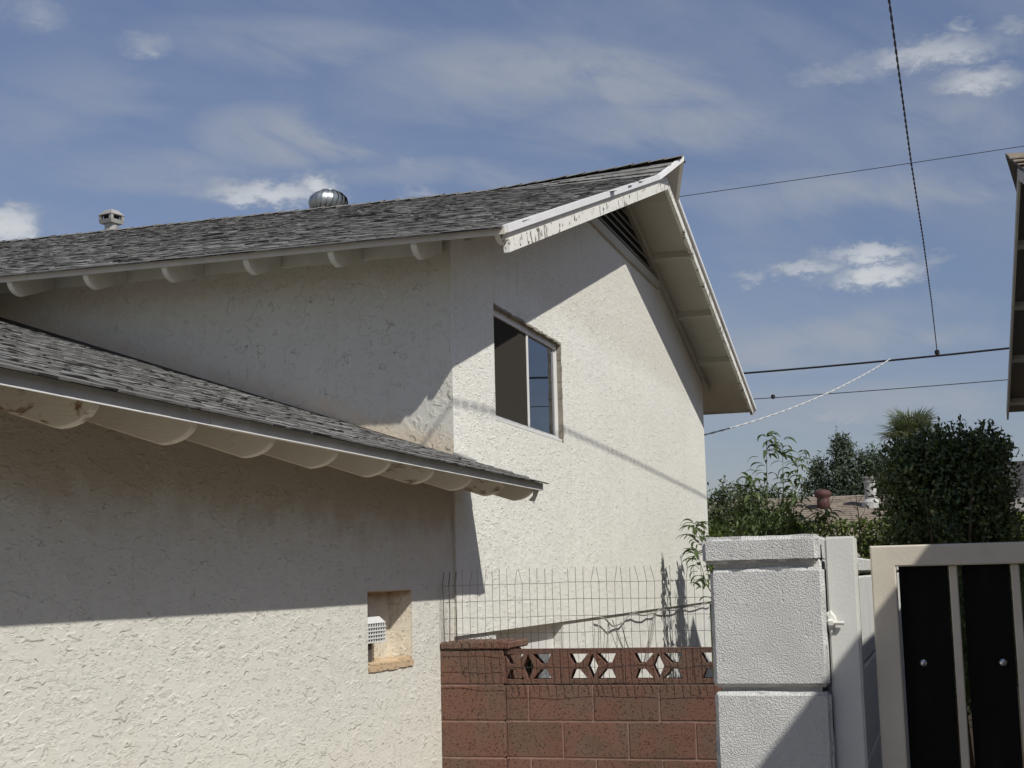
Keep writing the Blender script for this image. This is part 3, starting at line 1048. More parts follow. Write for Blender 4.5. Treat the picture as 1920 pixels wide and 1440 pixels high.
# ------------------------------------------------------------------ lower roof of the wing
zlow = lambda y: ZL + KLO * (y - YL)
b = MB()
b.add([(XL0 - .2, YL + .012, zlow(YL) - .004), (XL1, YL + .012, zlow(YL) - .004), (XL1, YB - .002, zlow(YB) - .004), (XA - .002, YB - .002, zlow(YB) - .004), (XA - .002, YLR, zlow(YLR) - .004), (XL0 - .2, YLR, zlow(YLR) - .004),
       (XA - .002, 11.6, zlow(YL) - .004), (XL0 - .2, 11.6, zlow(YL) - .004)],
      [(0, 1, 2, 3), (0, 3, 4, 5), (5, 4, 6, 7)])
LR = b.build('lower_roof', 'shingle_grey', H, label='weathered grey shingle roof of the low wing in the foreground')
b = MB()
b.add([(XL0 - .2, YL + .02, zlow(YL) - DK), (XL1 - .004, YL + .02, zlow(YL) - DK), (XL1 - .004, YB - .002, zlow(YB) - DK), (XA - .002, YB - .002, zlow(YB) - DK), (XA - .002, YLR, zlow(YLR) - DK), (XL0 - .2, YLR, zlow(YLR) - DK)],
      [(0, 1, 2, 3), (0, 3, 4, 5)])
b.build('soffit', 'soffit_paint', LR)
cl_ = 1 / math.sqrt(1 + KLO * KLO)


def place_lo(u, s_):
    y = YL - 0.040 + s_ * cl_
    return Vector((u, y, zlow(y))), Vector((1, 0, 0)), Vector((0, cl_, KLO * cl_)), Vector((0, -KLO * cl_, cl_))


lay_shingles(LR, place_lo, int((YLR - YL) / cl_ / EXPO), EXPO, 1.2, XL1, ['shingle_grey', 'shingle_butt'],
             lambda row, u: u > 3.0 and (row < 8 or row % 4 == 0), uend=lambda s_: XL1 if YL + s_ * cl_ < YB - .03 else XA - 0.012, seed=5)
b = MB()
x = 1.0
k = 0
FS = [(XL0 - .2, 4.445), (4.44, 6.22), (6.215, 8.60), (8.595, XL1)]
for i, (a, c_) in enumerate(FS):
    b = MB()
    o_ = 0.0015 * (i % 2)
    b.box(a, c_, YL - o_, YL + 0.016, ZL - 0.050 - o_ * 2, ZL - 0.005)
    de = b.build('drip_edge', 'fascia_paint', LR)
    b = MB()
    b.box(a, c_, YL - 0.009 - o_, YL - o_ - .0005, ZL - 0.0535, ZL - 0.0495)
    b.build('drip_lip', 'drip_metal', LR)
prof = tail_profile(KLO, YA - YL - .003, 0.034, 0.135)
for i in range(-3, 9):
    xc = 1.561 * YL + 0.251 * YL * i
    if xc > XL1 - .1:
        continue
    b = MB()
    b.prism(prof, lambda s_, z, ww: (ww, YL + s_, ZL + z), xc - 0.04, xc)
    b.build('rafter_tail', 'tail_paint', LR, bevel=0.004)
# torn end rafter at the corner, with loose flashing
b = MB()
b.prism(tail_profile(KLO, YB - YL - .003, 0.034, 0.10), lambda s_, z, ww: (ww, YL + s_, ZL + z), XL1 - .06, XL1 - .02)
b.build('rafter_tail', 'tail_paint', LR, bevel=0.004)
b = MB()
b.add([(XL1 - .16, YL + .02, ZL - .05), (XL1 - .02, YL + .02, ZL - .05), (XL1 - .05, YL + .05, ZL - .14), (XL1 - .10, YL + .045, ZL - .12)], [(0, 1, 2, 3)])
b.add([(XL1 - .05, YL + .02, ZL - .05), (XL1 + .004, YL + .02, ZL - .045), (XL1 + .0, YL + .10, ZL - .11), (XL1 - .03, YL + .06, ZL - .12)], [(0, 1, 2, 3)])
b.build('torn_flashing', 'fascia_paint', LR)
# flashing along the side wall, its dark strip also drawing the shaded gap
b = MB()
b.hexa([(XA - .010, YB, zlow(YB) - .01), (XA - .0015, YB, zlow(YB) - .01), (XA - .0015, YLR - .1, zlow(YLR - .1) - .01), (XA - .010, YLR - .1, zlow(YLR - .1) - .01),
        (XA - .010, YB, zlow(YB) + .012), (XA - .0015, YB, zlow(YB) + .012), (XA - .0015, YLR - .1, zlow(YLR - .1) + .035), (XA - .010, YLR - .1, zlow(YLR - .1) + .035)])
b.build('step_flashing', 'louver_dark', LR)
b = MB()
b.hexa([(XA - .03, YB - .10, zlow(YB - .1) + .012), (XA + .16, YB - .10, zlow(YB - .1) + .012), (XA + .16, YB - .004, zlow(YB) + .012), (XA - .03, YB - .004, zlow(YB) + .012),
        (XA - .03, YB - .10, zlow(YB - .1) + .018), (XA + .16, YB - .10, zlow(YB - .1) + .020), (XA + .16, YB - .004, zlow(YB) + .034), (XA - .03, YB - .004, zlow(YB) + .03)])
b.build('kick_flashing', 'flue_metal', LR)

# ------------------------------------------------------------------ roof vents
tx, ty, tz = 14.12, 6.28, ZR - .065
b = MB()
b.lathe([(0.15, 0), (0.15, 0.10), (0.165, 0.105), (0.165, 0.12)], (tx, ty, tz), 24)
TV = b.build('turbine_vent', 'galvanised', H, label='round galvanised turbine vent on the upper roof ridge')
zt0 = tz + .12
b = MB()
b.lathe([(0.17, 0), (0.195, .05), (0.20, .10), (0.185, .155), (0.14, .20), (0.07, .225), (0.012, .23)], (tx, ty, zt0), 28)
b.build('turbine_core', 'louver_dark', TV, smooth=True)
NF = 22
for i in range(NF):
    a = 2 * math.pi * i / NF
    b = MB()
    pr_ = [(0.172, 0), (0.206, .045), (0.222, .10), (0.207, .16), (0.155, .21), (0.075, .238)]
    vs = []
    for (rr, zz) in pr_:
        tw = 0.25 * zz / .24
        for da, dr in ((-.02, 0.0), (.27, -.016)):
            aa = a + da + tw
            vs.append((tx + (rr + dr) * math.cos(aa), ty + (rr + dr) * math.sin(aa), zt0 + zz))
    fs = [(2 * j, 2 * j + 1, 2 * j + 3, 2 * j + 2) for j in range(len(pr_) - 1)]
    b.add(vs, fs)
    b.build('fin', 'galvanised', TV, smooth=True)
b = MB()
b.lathe([(0.09, .232), (0.085, .245), (0.03, .252), (0.005, .253)], (tx, ty, zt0), 20)
b.build('turbine_cap', 'galvanised', TV, smooth=True)

fx, fy, fz = 14.0, 8.95, ZR - 0.06
b = MB()
b.lathe([(0.075, -.1), (0.075, .22)], (fx, fy, fz), 18)
FV = b.build('flue_pipe', 'flue_metal', H, smooth=False, label='metal flue with a boxy rain cap on the upper roof')
b = MB()
q = 0.092
zc = fz + .205
rt_ = R(76)


def rq(x, y, z):
    return (fx + x * math.cos(rt_) - y * math.sin(rt_), fy + x * math.sin(rt_) + y * math.cos(rt_), zc + z)


b.hexa([rq(*p) for p in ((-q, -q, .0), (q, -q, 0), (q, q, 0), (-q, q, 0), (-q * 1.1, -q * 1.1, .045), (q * 1.1, -q * 1.1, .045), (q * 1.1, q * 1.1, .045), (-q * 1.1, q * 1.1, .045))])
b.build('cap_tray', 'flue_metal', FV)
b = MB()
b.hexa([rq(*p) for p in ((-.06, -.06, .0455), (.06, -.06, .0455), (.06, .06, .0455), (-.06, .06, .0455), (-.06, -.06, .11), (.06, -.06, .11), (.06, .06, .11), (-.06, .06, .11))])
b.build('cap_throat', 'dark_inside', FV)
b = MB()
q2 = .108
b.add([rq(-q2, -q2, .10), rq(q2, -q2, .10), rq(q2, q2, .10), rq(-q2, q2, .10), rq(-.05, -.05, .165), rq(.05, -.05, .165), rq(.05, .05, .165), rq(-.05, .05, .165)],
      [(0, 1, 5, 4), (1, 2, 6, 5), (2, 3, 7, 6), (3, 0, 4, 7), (4, 5, 6, 7), (3, 2, 1, 0)])
b.build('cap_lid', 'flue_metal', FV)
for (sx, sy) in ((-1, -1), (1, -1), (1, 1), (-1, 1)):
    b = MB()
    b.hexa([rq(sx * .082 + p[0] * .018, sy * .082 + p[1] * .018, p[2]) for p in ((-1, -1, .0455), (1, -1, .0455), (1, 1, .0455), (-1, 1, .0455), (-1, -1, .112), (1, -1, .112), (1, 1, .112), (-1, 1, .112))])
    b.build('cap_corner', 'flue_metal', FV)


# ------------------------------------------------------------------ block masonry
def rough_block(x0, x1, y0, y1, z0, z1, amp, seed, res=0.05, rad=0.006):
    """a block with slightly uneven faces and worn edges (closed mesh as MB)"""
    r_ = Vector((seed * 3.7, seed * 1.3, seed * 2.1))
    lo_ = (x0, y0, z0)
    hi_ = (x1, y1, z1)
    grid = []
    for a_, b_ in zip(lo_, hi_):
        e_ = min(rad, (b_ - a_) * .2)
        m_ = max(1, min(16, int(round((b_ - a_) / res))))
        grid.append([a_] + [a_ + e_ + (b_ - a_ - 2 * e_) * q_ / m_ for q_ in range(m_ + 1)] + [b_])
    n = [len(g_) - 1 for g_ in grid]
    mb = MB()
    idx = {}

    def vert(i, j, k):
        key = (i, j, k)
        if key in idx:
            return idx[key]
        p = [grid[a][key[a]] for a in range(3)]
        ends = [(key[a] == 0) or (key[a] == n[a]) for a in range(3)]
        ne = sum(ends)
        q_ = Vector(p)
        for a in range(3):
            if ends[a]:
                sgn = -1 if key[a] == 0 else 1
                inset = rad * 0.35 if ne >= 2 else 0.0
                nz = mnoise.noise(q_ * 14 + r_) * amp + (mnoise.noise(q_ * 45 + r_) * amp * (1.6 if ne >= 2 else .5))
                q_[a] += sgn * (-inset - abs(nz) * 1.3 if ne >= 2 else nz * .45)
        idx[key] = len(mb.v)
        mb.v.append(tuple(q_))
        return idx[key]

    for a in range(3):
        b_, c_ = (a + 1) % 3, (a + 2) % 3
        for side in (0, n[a]):
            for i in range(n[b_]):
                for j in range(n[c_]):
                    def mk(ii, jj):
                        key = [0, 0, 0]
                        key[a] = side
                        key[b_] = ii
                        key[c_] = jj
                        return vert(*key)
                    qd = (mk(i, j), mk(i + 1, j), mk(i + 1, j + 1), mk(i, j + 1))
                    mb.f.append(qd if side else qd[::-1])
    mb.mi = [0] * len(mb.f)
    mb.tone = [0.0] * len(mb.f)
    return mb


XBR = 8.315
BW = thing('red_block_wall', (XBR, 1.7, 0), 'red concrete block wall with a row of pierced screen blocks on top', 'wall')
JT = 0.006
zc_ = [0.984, 0.770, 0.555, 0.340, 0.125, -0.05]     # course lines, top down
# pier against the house
tops = [1.192] + zc_
b = MB()
b.box(XBR - .005, XBR + .38, 2.575 + .004, YA - .002, -.05, 1.188)
b.build('pier_mortar', 'red_mortar', BW)
for i in range(len(tops) - 1):
    mb = rough_block(XBR - .010 + rnd.uniform(-.001, .001), XBR + .385, 2.570, YA - .001, tops[i + 1] + JT, tops[i] - JT, 0.0022, i + 1, .06, .004)
    mb.build('pier_block', 'red_block', BW, smooth=True, sharp=28)
mb = rough_block(XBR - .018, XBR + .40, 2.527, YA - .001, 1.196, 1.240, 0.004, 77, .035, .008)
mb.build('pier_cap', 'red_block', BW, smooth=True, sharp=28, label='thin chipped cap slab on the pier')
# wall panel
b = MB()
b.box(XBR + .0225, XBR + .165, 0.36, 2.569, -.05, .980)
b.build('mortar_core', 'red_mortar', BW)
BLK = 0.3965
offs = [2.424, 2.217, 2.417, 2.217, 2.417]
for r_i in range(5):
    z1_, z0_ = zc_[r_i] - JT, zc_[r_i + 1] + JT
    edges = [2.569]
    e = offs[r_i]
    while e > 0.36:
        edges.append(e)
        e -= BLK
    edges.append(0.36)
    for j in range(len(edges) - 1):
        if edges[j] - edges[j + 1] < .03:
            continue
        mb = rough_block(XBR + .018 + rnd.uniform(-.001, .001), XBR + .18, edges[j + 1] + JT * .8, edges[j] - JT * .8, z0_, z1_, 0.0016, 20 + r_i * 10 + j, .06, .003)
        mb.build('block', 'red_block', BW, smooth=True, sharp=28)
# pierced screen blocks
mir = lambda poly: [(-a, b_) for a, b_ in poly][::-1]
dia = [(-.034, 0), (0, -.074), (.034, 0), (0, .074)]
tr1 = [(.027, .074), (.078, .0165), (.117, .0165), (.143, .074)]
tr2 = [(.027, -.074), (.143, -.074), (.117, -.0165), (.078, -.0165)]
hw_ = BLK / 2 - .0008
holes = [dia, tr1, tr2, mir(tr1), mir(tr2)]
vs, fs = flat_with_holes([(-hw_, -.1025), (hw_, -.1025), (hw_, .1025), (-hw_, .1025)], holes, 0.095, lambda u, v, w_: (w_, -u, v), bevel=0.003)
mb = MB()
mb.add(vs, fs)
scr = mb.mesh('screen_block', ['red_block'])
yc = 2.424
for i in range(6):
    o = inst('screen_block', scr, BW, (XBR + .018 + .055 + rnd.uniform(-.002, .002), yc, 1.0885), (rnd.uniform(-.004, .004), 0, rnd.uniform(-.006, .006)))
    yc -= BLK
    if yc < .45:
        break

# ------------------------------------------------------------------ wire mesh on top of the block wall
XW = XBR - 0.026
WF = thing('wire_fence', (XW, 1.9, 1.0), 'welded wire mesh panel standing above the red block wall', 'fence')
vy = []
yv = 2.815
while yv > 0.40:
    vy.append(yv)
    yv -= 0.0475
for i, yv in enumerate(vy):
    zt = 1.672 + rnd.uniform(-.006, .006)
    bend = rnd.choice([0, 0, 0, 0, .012, -.012, .018, -.02])
    if i in (13, 28):
        zt = 1.585
        bend = 0
    wob = [rnd.uniform(-.003, .003) for _ in range(5)]
    pts = [(XW + .012 + rnd.uniform(-.006, .008), yv + rnd.uniform(-.012, .012), 0.975 + rnd.uniform(-.01, .02)), (XW + .004, yv + rnd.uniform(-.006, .006), 1.10), (XW + wob[0], yv + wob[1], 1.28), (XW + wob[2], yv + wob[3], 1.42), (XW, yv + wob[4], 1.585)]
    if zt > 1.6:
        pts.append((XW + rnd.uniform(-.004, .004), yv - bend, zt))
    b = MB()
    b.tube(pts, 0.0014, 5)
    b.build('wire', 'wire_metal', WF)
for zh in (1.585, 1.487, 1.388, 1.290, 1.185, 1.085, 0.99):
    b = MB()
    amp_ = 0.003 if zh > 1.2 else 0.010
    pts = [(XW - .002 + rnd.uniform(-.002, .002), 2.94 - 2.56 * k_ / 20, zh + rnd.uniform(-amp_, amp_) - (0.01 if zh > 1.3 else 0) * (abs(k_ - 7) / 13.0)) for k_ in range(21)]
    b.tube(pts, 0.0014, 5)
    b.build('wire', 'wire_metal', WF)
# the panel folds round the house corner
for i in range(8):
    yv = 2.855 + i * 0.0135 + rnd.uniform(-.004, .004)
    b = MB()
    b.tube([(XW - .01 + .04 * (i % 3), yv + rnd.uniform(-.008, .008), 1.235), (XW - .01 + .04 * (i % 3), yv, 1.45), (XW - .01 + .04 * (i % 3), yv + .004, 1.59), (XW - .02 + .04 * (i % 3), yv - .008, 1.665 + rnd.uniform(-.01, .005))], 0.0016, 5)
    b.build('wire', 'wire_metal', WF)
# crumpled wire lying on the pier cap
for i in range(9):
    b = MB()
    y_ = 2.90 - i * .045
    b.tube([(XW + rnd.uniform(0, .03), y_, 1.285), (XW - .005, y_ - rnd.uniform(.0, .06), 1.246), (XW + rnd.uniform(0, .05), y_ - rnd.uniform(.05, .12), 1.262)], 0.0014, 5)
    b.build('wire', 'wire_metal', WF)

# ------------------------------------------------------------------ cord hanging along the ledge
rc = random.Random(8)
b = MB()
pts = []
for i in range(26):
    x = 12.3 + i * 0.26
    pts.append((x, YB - .02 + rc.uniform(-.015, .01), 1.255 - 0.035 * abs(math.sin(i * .55)) - (0.05 if 1 < i < 5 else 0) + rc.uniform(-.012, .012)))
b.tube(pts, 0.007, 6)
for (x_, z_, x2) in ((12.9, 1.22, 13.9), (13.25, 1.19, 13.95), (14.9, 1.23, 14.3), (15.0, 1.24, 14.32), (12.35, 1.24, 12.3), (12.75, 1.20, 12.45)):
    b.tube([(x_, YB - .02, z_), (x_ + (x2 - x_) * .35, YB - .015, .98), (x2, YB - .02, .70)], 0.006, 5)
b.build('slack_cord', 'cord_grey', smooth=True, label='grey cord slung in loops along the base of the gable wall', cat='cord')

# ------------------------------------------------------------------ white block pillar and wall
XP = 2.30
PY0, PY1 = 0.181, 0.361
PW = thing('white_block_wall', (XP, 0.27, 0), 'white painted concrete block wall ending in a capped pillar beside the gate', 'wall')
z = 1.628
i = 0
zz_ = [1.6225, 1.4285, 1.225, 1.022, .819, .616, .413, .21, 0.0]
b = MB()
b.box(XP + .012, XP + .38, PY0 + .012, PY1 - .012, -.05, 1.618)
b.build('mortar_core', 'white_block', PW)
for i in range(len(zz_) - 1):
    mb = rough_block(XP + rnd.uniform(-.001, .003), XP + .395, PY0 - (.002 if i else .0), PY1, zz_[i + 1] + .0035, zz_[i] - .0035, 0.0042, 101 + i, .0125, .006)
    mb.build('pillar_block', 'white_block', PW, smooth=True, sharp=28)
mb = rough_block(XP + .010, XP + .39, PY0 + .004, PY1 - .006, 1.612, 1.630, 0.003, 133, .02, .003)
mb.build('mortar_bed', 'white_block', PW, smooth=True, sharp=40)
mb = rough_block(XP - .004, XP + .40, PY0 + .006, PY1 + .010, 1.6265, 1.669, 0.0060, 140, .0125, .006)
mb.build('pillar_cap', 'white_block', PW, smooth=True, sharp=28, label='rough white cap slab on the pillar')
# the wall running back from the pillar
b = MB()
b.box(XP + .40, XBR - .002, PY0 + .012, PY1 - .012, -.05, 1.60)
b.box(XBR + .185, 9.2, PY0 + .012, PY1 - .012, -.05, 1.60)
b.build('mortar_core', 'white_block', PW)
zq = [1.603, 1.40, 1.197, .994, .79, .587, .384, .18, 0.0]
for i in range(8):
    x = XP + .402 - (.2 if i % 2 else 0)
    while x < 9.0:
        a, c_ = max(x, XP + .402), x + .3965
        if c_ - a > .05:
            mb = rough_block(a + .003, c_ - .003, PY0 + .002, PY1 - .001, zq[i + 1] + .004, zq[i] - .004, 0.0016, 200 + i * 31 + int(x * 5), .09, .004)
            mb.build('wall_block', 'white_block', PW, smooth=True, sharp=28)
        x += .40
x = XP + .402
while x < 9.0:
    mb = rough_block(x + .003, x + .397, PY0 - .004, PY1 + .006, 1.608, 1.640, 0.003, 600 + int(x * 9), .06, .004)
    mb.build('wall_cap', 'white_block', PW, smooth=True, sharp=28)
    x += .40
# scraps of broken tile lying on the wall
for i, (x, y_, c_) in enumerate(((3.05, .24, 'terracotta'), (3.35, .22, 'flue_metal'), (3.2, .28, 'terracotta'))):
    b = MB()
    b.hexa([(x, y_ - .03, 1.642), (x + .09, y_ - .04, 1.642), (x + .10, y_ + .03, 1.642), (x + .02, y_ + .04, 1.642), (x + .01, y_ - .02, 1.662), (x + .08, y_ - .03, 1.655), (x + .08, y_ + .02, 1.668), (x + .03, y_ + .03, 1.66)])
    b.build('tile_scrap', c_, bevel=.003, label=['orange scrap of broken tile lying on the white wall near the gate post', 'grey flat scrap lying on the white wall behind the gate post', 'second orange tile scrap, behind the first, on the white wall'][i], cat='tile scrap', group='scraps on the white wall')

# ------------------------------------------------------------------ gate post and gate
XQ = XP + .022
GP = thing('gate_post', (XQ, .155, 0), 'white square steel gate post bolted to the block pillar', 'post')
b = MB()
b.box(XQ, XQ + .05, .1310, .1785, 0.0, 1.6655)
b.build('tube', 'post_white', GP, bevel=.003, seg=2)
b = MB()
cc = random.Random(2)
ring = [(.1745 + .0085 * math.cos(a_) * cc.uniform(.8, 1.2), 1.531 + .0195 * math.sin(a_) * cc.uniform(.85, 1.15)) for a_ in [k_ * math.pi / 8 for k_ in range(16)]]
vs = [(XQ + .001, y_, z_) for y_, z_ in ring] + [(XQ - .004, .1745 + (y_ - .1745) * .7, 1.531 + (z_ - 1.531) * .75) for y_, z_ in ring] + [(XQ - .006, .1745, 1.532)]
b.add(vs, [(k_, (k_ + 1) % 16, 16 + (k_ + 1) % 16, 16 + k_) for k_ in range(16)] + [(16 + k_, 16 + (k_ + 1) % 16, 32) for k_ in range(16)])
b.build('caulk_patch', 'post_white', GP)
b = MB()
b.tube([(XQ - .007, .178, 1.530), (XQ - .007, .171, 1.530)], .0065, 6)
b.tube([(XQ - .007, .171, 1.530), (XQ - .007, .154, 1.5295)], .0030, 8)
b.build('bolt', 'post_white', GP)

XG = XP + .062
GT = thing('gate', (XG, -.3, 0), 'tan steel gate with slim bars over black privacy panels', 'gate')
S_ = XG / 2.2
gz = lambda z: CAMZ + (z - CAMZ) * S_
gy = lambda y_: y_ * S_
X0, X1 = XG - .018, XG + .018
b = MB()
vs, fs = flat_with_holes([(-1.02, .08), (gy(.1025), .08), (gy(.1025), gz(1.6465)), (-1.02, gz(1.6465))], [[(-.98, .125), (gy(.0665), .125), (gy(.0665), gz(1.6152)), (-.98, gz(1.6152))]], X1 - X0,
                         lambda u, v, w_: (XG + w_, u, v), bevel=.003)
b.add(vs, fs)
b.build('gate_frame', 'gate_tan', GT)
pitch_ = gy(.0860)
for i in range(10):
    yb = gy(-.0080) - i * pitch_
    b = MB()
    b.box(XG - .008, XG + .006, yb - gy(.0118), yb, .126, gz(1.6152) - .0004)
    b.build('bar', 'gate_tan', GT, bevel=.0015)
for i in range(10):
    ya = gy(.0635) - i * pitch_ + (.0 if i == 0 else gy(-.004))
    yb_ = gy(-.0075) - i * pitch_
    b = MB()
    b.box(XG + .0085, XG + .0115, yb_ + .0015, ya, .13, gz(1.6152) + .004)
    pn = b.build('privacy_panel', 'panel_black', GT)
    if i < 4:
        yc = gy(.036) - i * gy(.111 if i < 2 else .10)
        for zs in (gz(1.474), gz(1.474) - .55, gz(1.474) - 1.1):
            b = MB()
            prf = [(0.0068, 0), (0.0066, .002), (.005, .0042), (.0025, .0052), (.0003, .0054)]
            n_ = 14
            vs = []
            for (rr, hh) in prf:
                vs += [(XG + .0084 - hh, yc + rr * math.cos(2 * math.pi * q_ / n_), zs + rr * math.sin(2 * math.pi * q_ / n_)) for q_ in range(n_)]
            fs = [(a * n_ + q_, a * n_ + (q_ + 1) % n_, (a + 1) * n_ + (q_ + 1) % n_, (a + 1) * n_ + q_) for a in range(len(prf) - 1) for q_ in range(n_)]
            b.add(vs, fs)
            b.build('screw', 'bolt_metal', pn, smooth=True)

# ------------------------------------------------------------------ twin house on the right
NXR, NYG, NZR = 15.05, -1.00, 5.70
NXE, NXER, NZE = 9.3, 21.0, 3.80
NK = (NZR - NZE) / (NXR - NXE)
NKR = (NZR - NZE) / (NXER - NXR)
NH = thing('neighbour_house', (15, -1.4, 0), 'neighbouring house at the right edge with dark gable overhang', 'house')
nz = lambda x: NZE + NK * (x - NXE) if x <= NXR else NZR - NKR * (x - NXR)
npw = lambda x: max(0.0, 1 - abs(x - NXR) / .5)
b = MB()
vs = [(NXE + .5, 0), (NXER - 1.0, 0), (NXER - 1.0, nz(NXER - 1) - .04), (NXR, NZR - .04), (NXE + .5, nz(NXE + .5) - .04)]
b.prism(vs, lambda u, v, w_: (u, w_, v), -1.50, -1.35)
b.build('gable_wall', 'stucco_far', NH)
b = MB()
xs = lin(NXE, NXR, 46) + lin(NXR, NXER, 46)[1:]
vs = []
for x in xs:
    p_ = npw(x)
    for zo in (0, -.03):
        for j, y_ in enumerate((NYG - 0.13 * -0 + 0.12 * p_, NYG - .55, NYG - 1.9, -10.5)):
            lf = .14 * p_ * (1 if j == 0 else .65 if j == 1 else 0)
            vs.append((x, y_, nz(x) + zo + lf))
fs = []
mi = []
for i in range(len(xs) - 1):
    for layer in (0, 1):
        for j in range(3):
            a = i * 8 + layer * 4 + j
            fs.append((a, a + 8, a + 9, a + 1))
            mi.append(layer)
    fs.append((i * 8, i * 8 + 8, i * 8 + 12, i * 8 + 4))
    mi.append(2)
fs.append((0, 1, 5, 4)); mi.append(2)
e_ = (len(xs) - 1) * 8
fs.append((e_, e_ + 4, e_ + 5, e_ + 1)); mi.append(2)
b.add(vs, fs)
b.mi = mi
NR = b.build('gable_roof', ['shingle_tan', 'soffit_shade', 'soffit_shade'], NH)


def nboard(xa, xb, y0, y1, t0, t1, name, mt):
    b_ = MB()
    b_.hexa([(xa, y0, nz(xa) - t1), (xb, y0, nz(xb) - t1), (xb, y1, nz(xb) - t1), (xa, y1, nz(xa) - t1), (xa, y0, nz(xa) - t0), (xb, y0, nz(xb) - t0), (xb, y1, nz(xb) - t0), (xa, y1, nz(xa) - t0)])
    b_.build(name, mt, NR)


nboard(NXE + .05, NXR - .5, NYG - .012, NYG + .012, .0305, .155, 'barge_board', 'neighbour_trim')
nboard(NXR - .499, NXR, NYG - .012, NYG + .012, .0305, .155, 'barge_board', 'neighbour_trim')
nboard(NXR, NXER - .05, NYG - .012, NYG + .012, .0305, .155, 'barge_board', 'neighbour_trim')
for x in (16.5, 17.9, 19.3, 20.6, 13.0, 11.6):
    b = MB()
    b.hexa([(x - .05, -1.349, nz(x - .05) - .085), (x + .05, -1.349, nz(x + .05) - .085), (x + .05, NYG - .013, nz(x + .05) - .085), (x - .05, NYG - .013, nz(x - .05) - .085),
            (x - .05, -1.349, nz(x - .05) - .031), (x + .05, -1.349, nz(x + .05) - .031), (x + .05, NYG - .013, nz(x + .05) - .031), (x - .05, NYG - .013, nz(x - .05) - .031)])
    b.build('lookout', 'neighbour_trim', NR)
# courses of shingles on the near slope
for i in range(44):
    s0_ = NXR - .12 - i * .125
    if s0_ < NXE:
        break
    b = MB()
    ye = NYG + .12 * npw(s0_)
    lf = .14 * npw(s0_)
    b.hexa([(s0_ - .13, -6, nz(s0_ - .13) + .0015), (s0_, -6, nz(s0_) + .0015), (s0_, ye + .004, nz(s0_) + lf + .0015), (s0_ - .13, ye + .004, nz(s0_ - .13) + lf * .8 + .0015),
            (s0_ - .13, -6, nz(s0_ - .13) + .012), (s0_, -6, nz(s0_) + .003), (s0_, ye + .004, nz(s0_) + lf + .003), (s0_ - .13, ye + .004, nz(s0_ - .13) + lf * .8 + .012)])
    b.build('shingle_course', 'shingle_tan', NR)
b = MB()
b.box(NXE + .5, NXE + .65, -10.3, -1.501, 0, nz(NXE + .5) - .04)
b.box(NXER - 1.15, NXER - 1.0, -10.3, -1.501, 0, nz(NXER - 1) - .04)
b.build('side_wall', 'stucco_far', NH)
# its low wing beside the path (outside the picture, it shades the gate)
b = MB()
b.box(-7, NXE + .49, -1.22, -1.08, 0, 2.40)
b.build('lower_wall', 'stucco_far', NH)
b = MB()
NEY, NEZ = -.537, 2.33
b.hexa([(-7.2, -5.5, NEZ + 1.62), (7.0, -5.5, NEZ + 1.62), (7.0, NEY, NEZ - .045), (-7.2, NEY, NEZ - .045),
        (-7.2, -5.5, NEZ + 1.665), (7.0, -5.5, NEZ + 1.665), (7.0, NEY, NEZ), (-7.2, NEY, NEZ)])
b.build('lower_roof', 'shingle_tan', NH)

# ------------------------------------------------------------------ foliage
def leaf_arrays(cent, dirs, ups, lens, wids, fold=0.25, droop=0.2):
    """leaves as 6-vertex folded blades; returns verts, faces (numpy)"""
    n = len(cent)
    d = dirs / np.linalg.norm(dirs, axis=1, keepdims=True)
    s_ = np.cross(d, ups)
    s_ /= (np.linalg.norm(s_, axis=1, keepdims=True) + 1e-9)
    nn = np.cross(s_, d)
    L = lens[:, None]
    W = wids[:, None]
    p0 = cent
    mid = cent + d * L * .5 - nn * 0
    p3 = cent + d * L - nn * L * droop
    a = mid + s_ * W * .5 + nn * W * fold
    b_ = mid - s_ * W * .5 + nn * W * fold
    v = np.stack([p0, a, p3, b_, mid], 1).reshape(-1, 3)
    base = (np.arange(n) * 5)[:, None]
    f = np.concatenate([base + np.array([[0, 1, 4]]), base + np.array([[1, 2, 4]]), base + np.array([[2, 3, 4]]), base + np.array([[3, 0, 4]])], 1).reshape(-1, 3)
    return v, f


def leaf_object(name, v, f, mt, parent, seed=0, smooth=False, **kw):
    me = bpy.data.meshes.new(name)
    org = np.array(origin_of(parent))
    v = v - org
    me.vertices.add(len(v))
    me.vertices.foreach_set('co', v.astype(np.float32).ravel())
    nf = len(f)
    me.loops.add(nf * 3)
    me.loops.foreach_set('vertex_index', f.astype(np.int32).ravel())
    me.polygons.add(nf)
    me.polygons.foreach_set('loop_start', np.arange(0, nf * 3, 3, dtype=np.int32))
    me.polygons.foreach_set('loop_total', np.full(nf, 3, dtype=np.int32))
    at = me.attributes.new('tone', 'FLOAT', 'FACE')
    rg = np.random.default_rng(seed)
    tn = np.repeat(rg.random(nf // 4 + 1), 4)[:nf] * .98 + .01
    at.data.foreach_set('value', tn.astype(np.float32))
    me.materials.append(MATS[mt])
    me.update(calc_edges=True)
    o = bpy.data.objects.new(name, me)
    COL.objects.link(o)
    if parent is not None:
        o.parent = parent
    return tag(o, **kw)


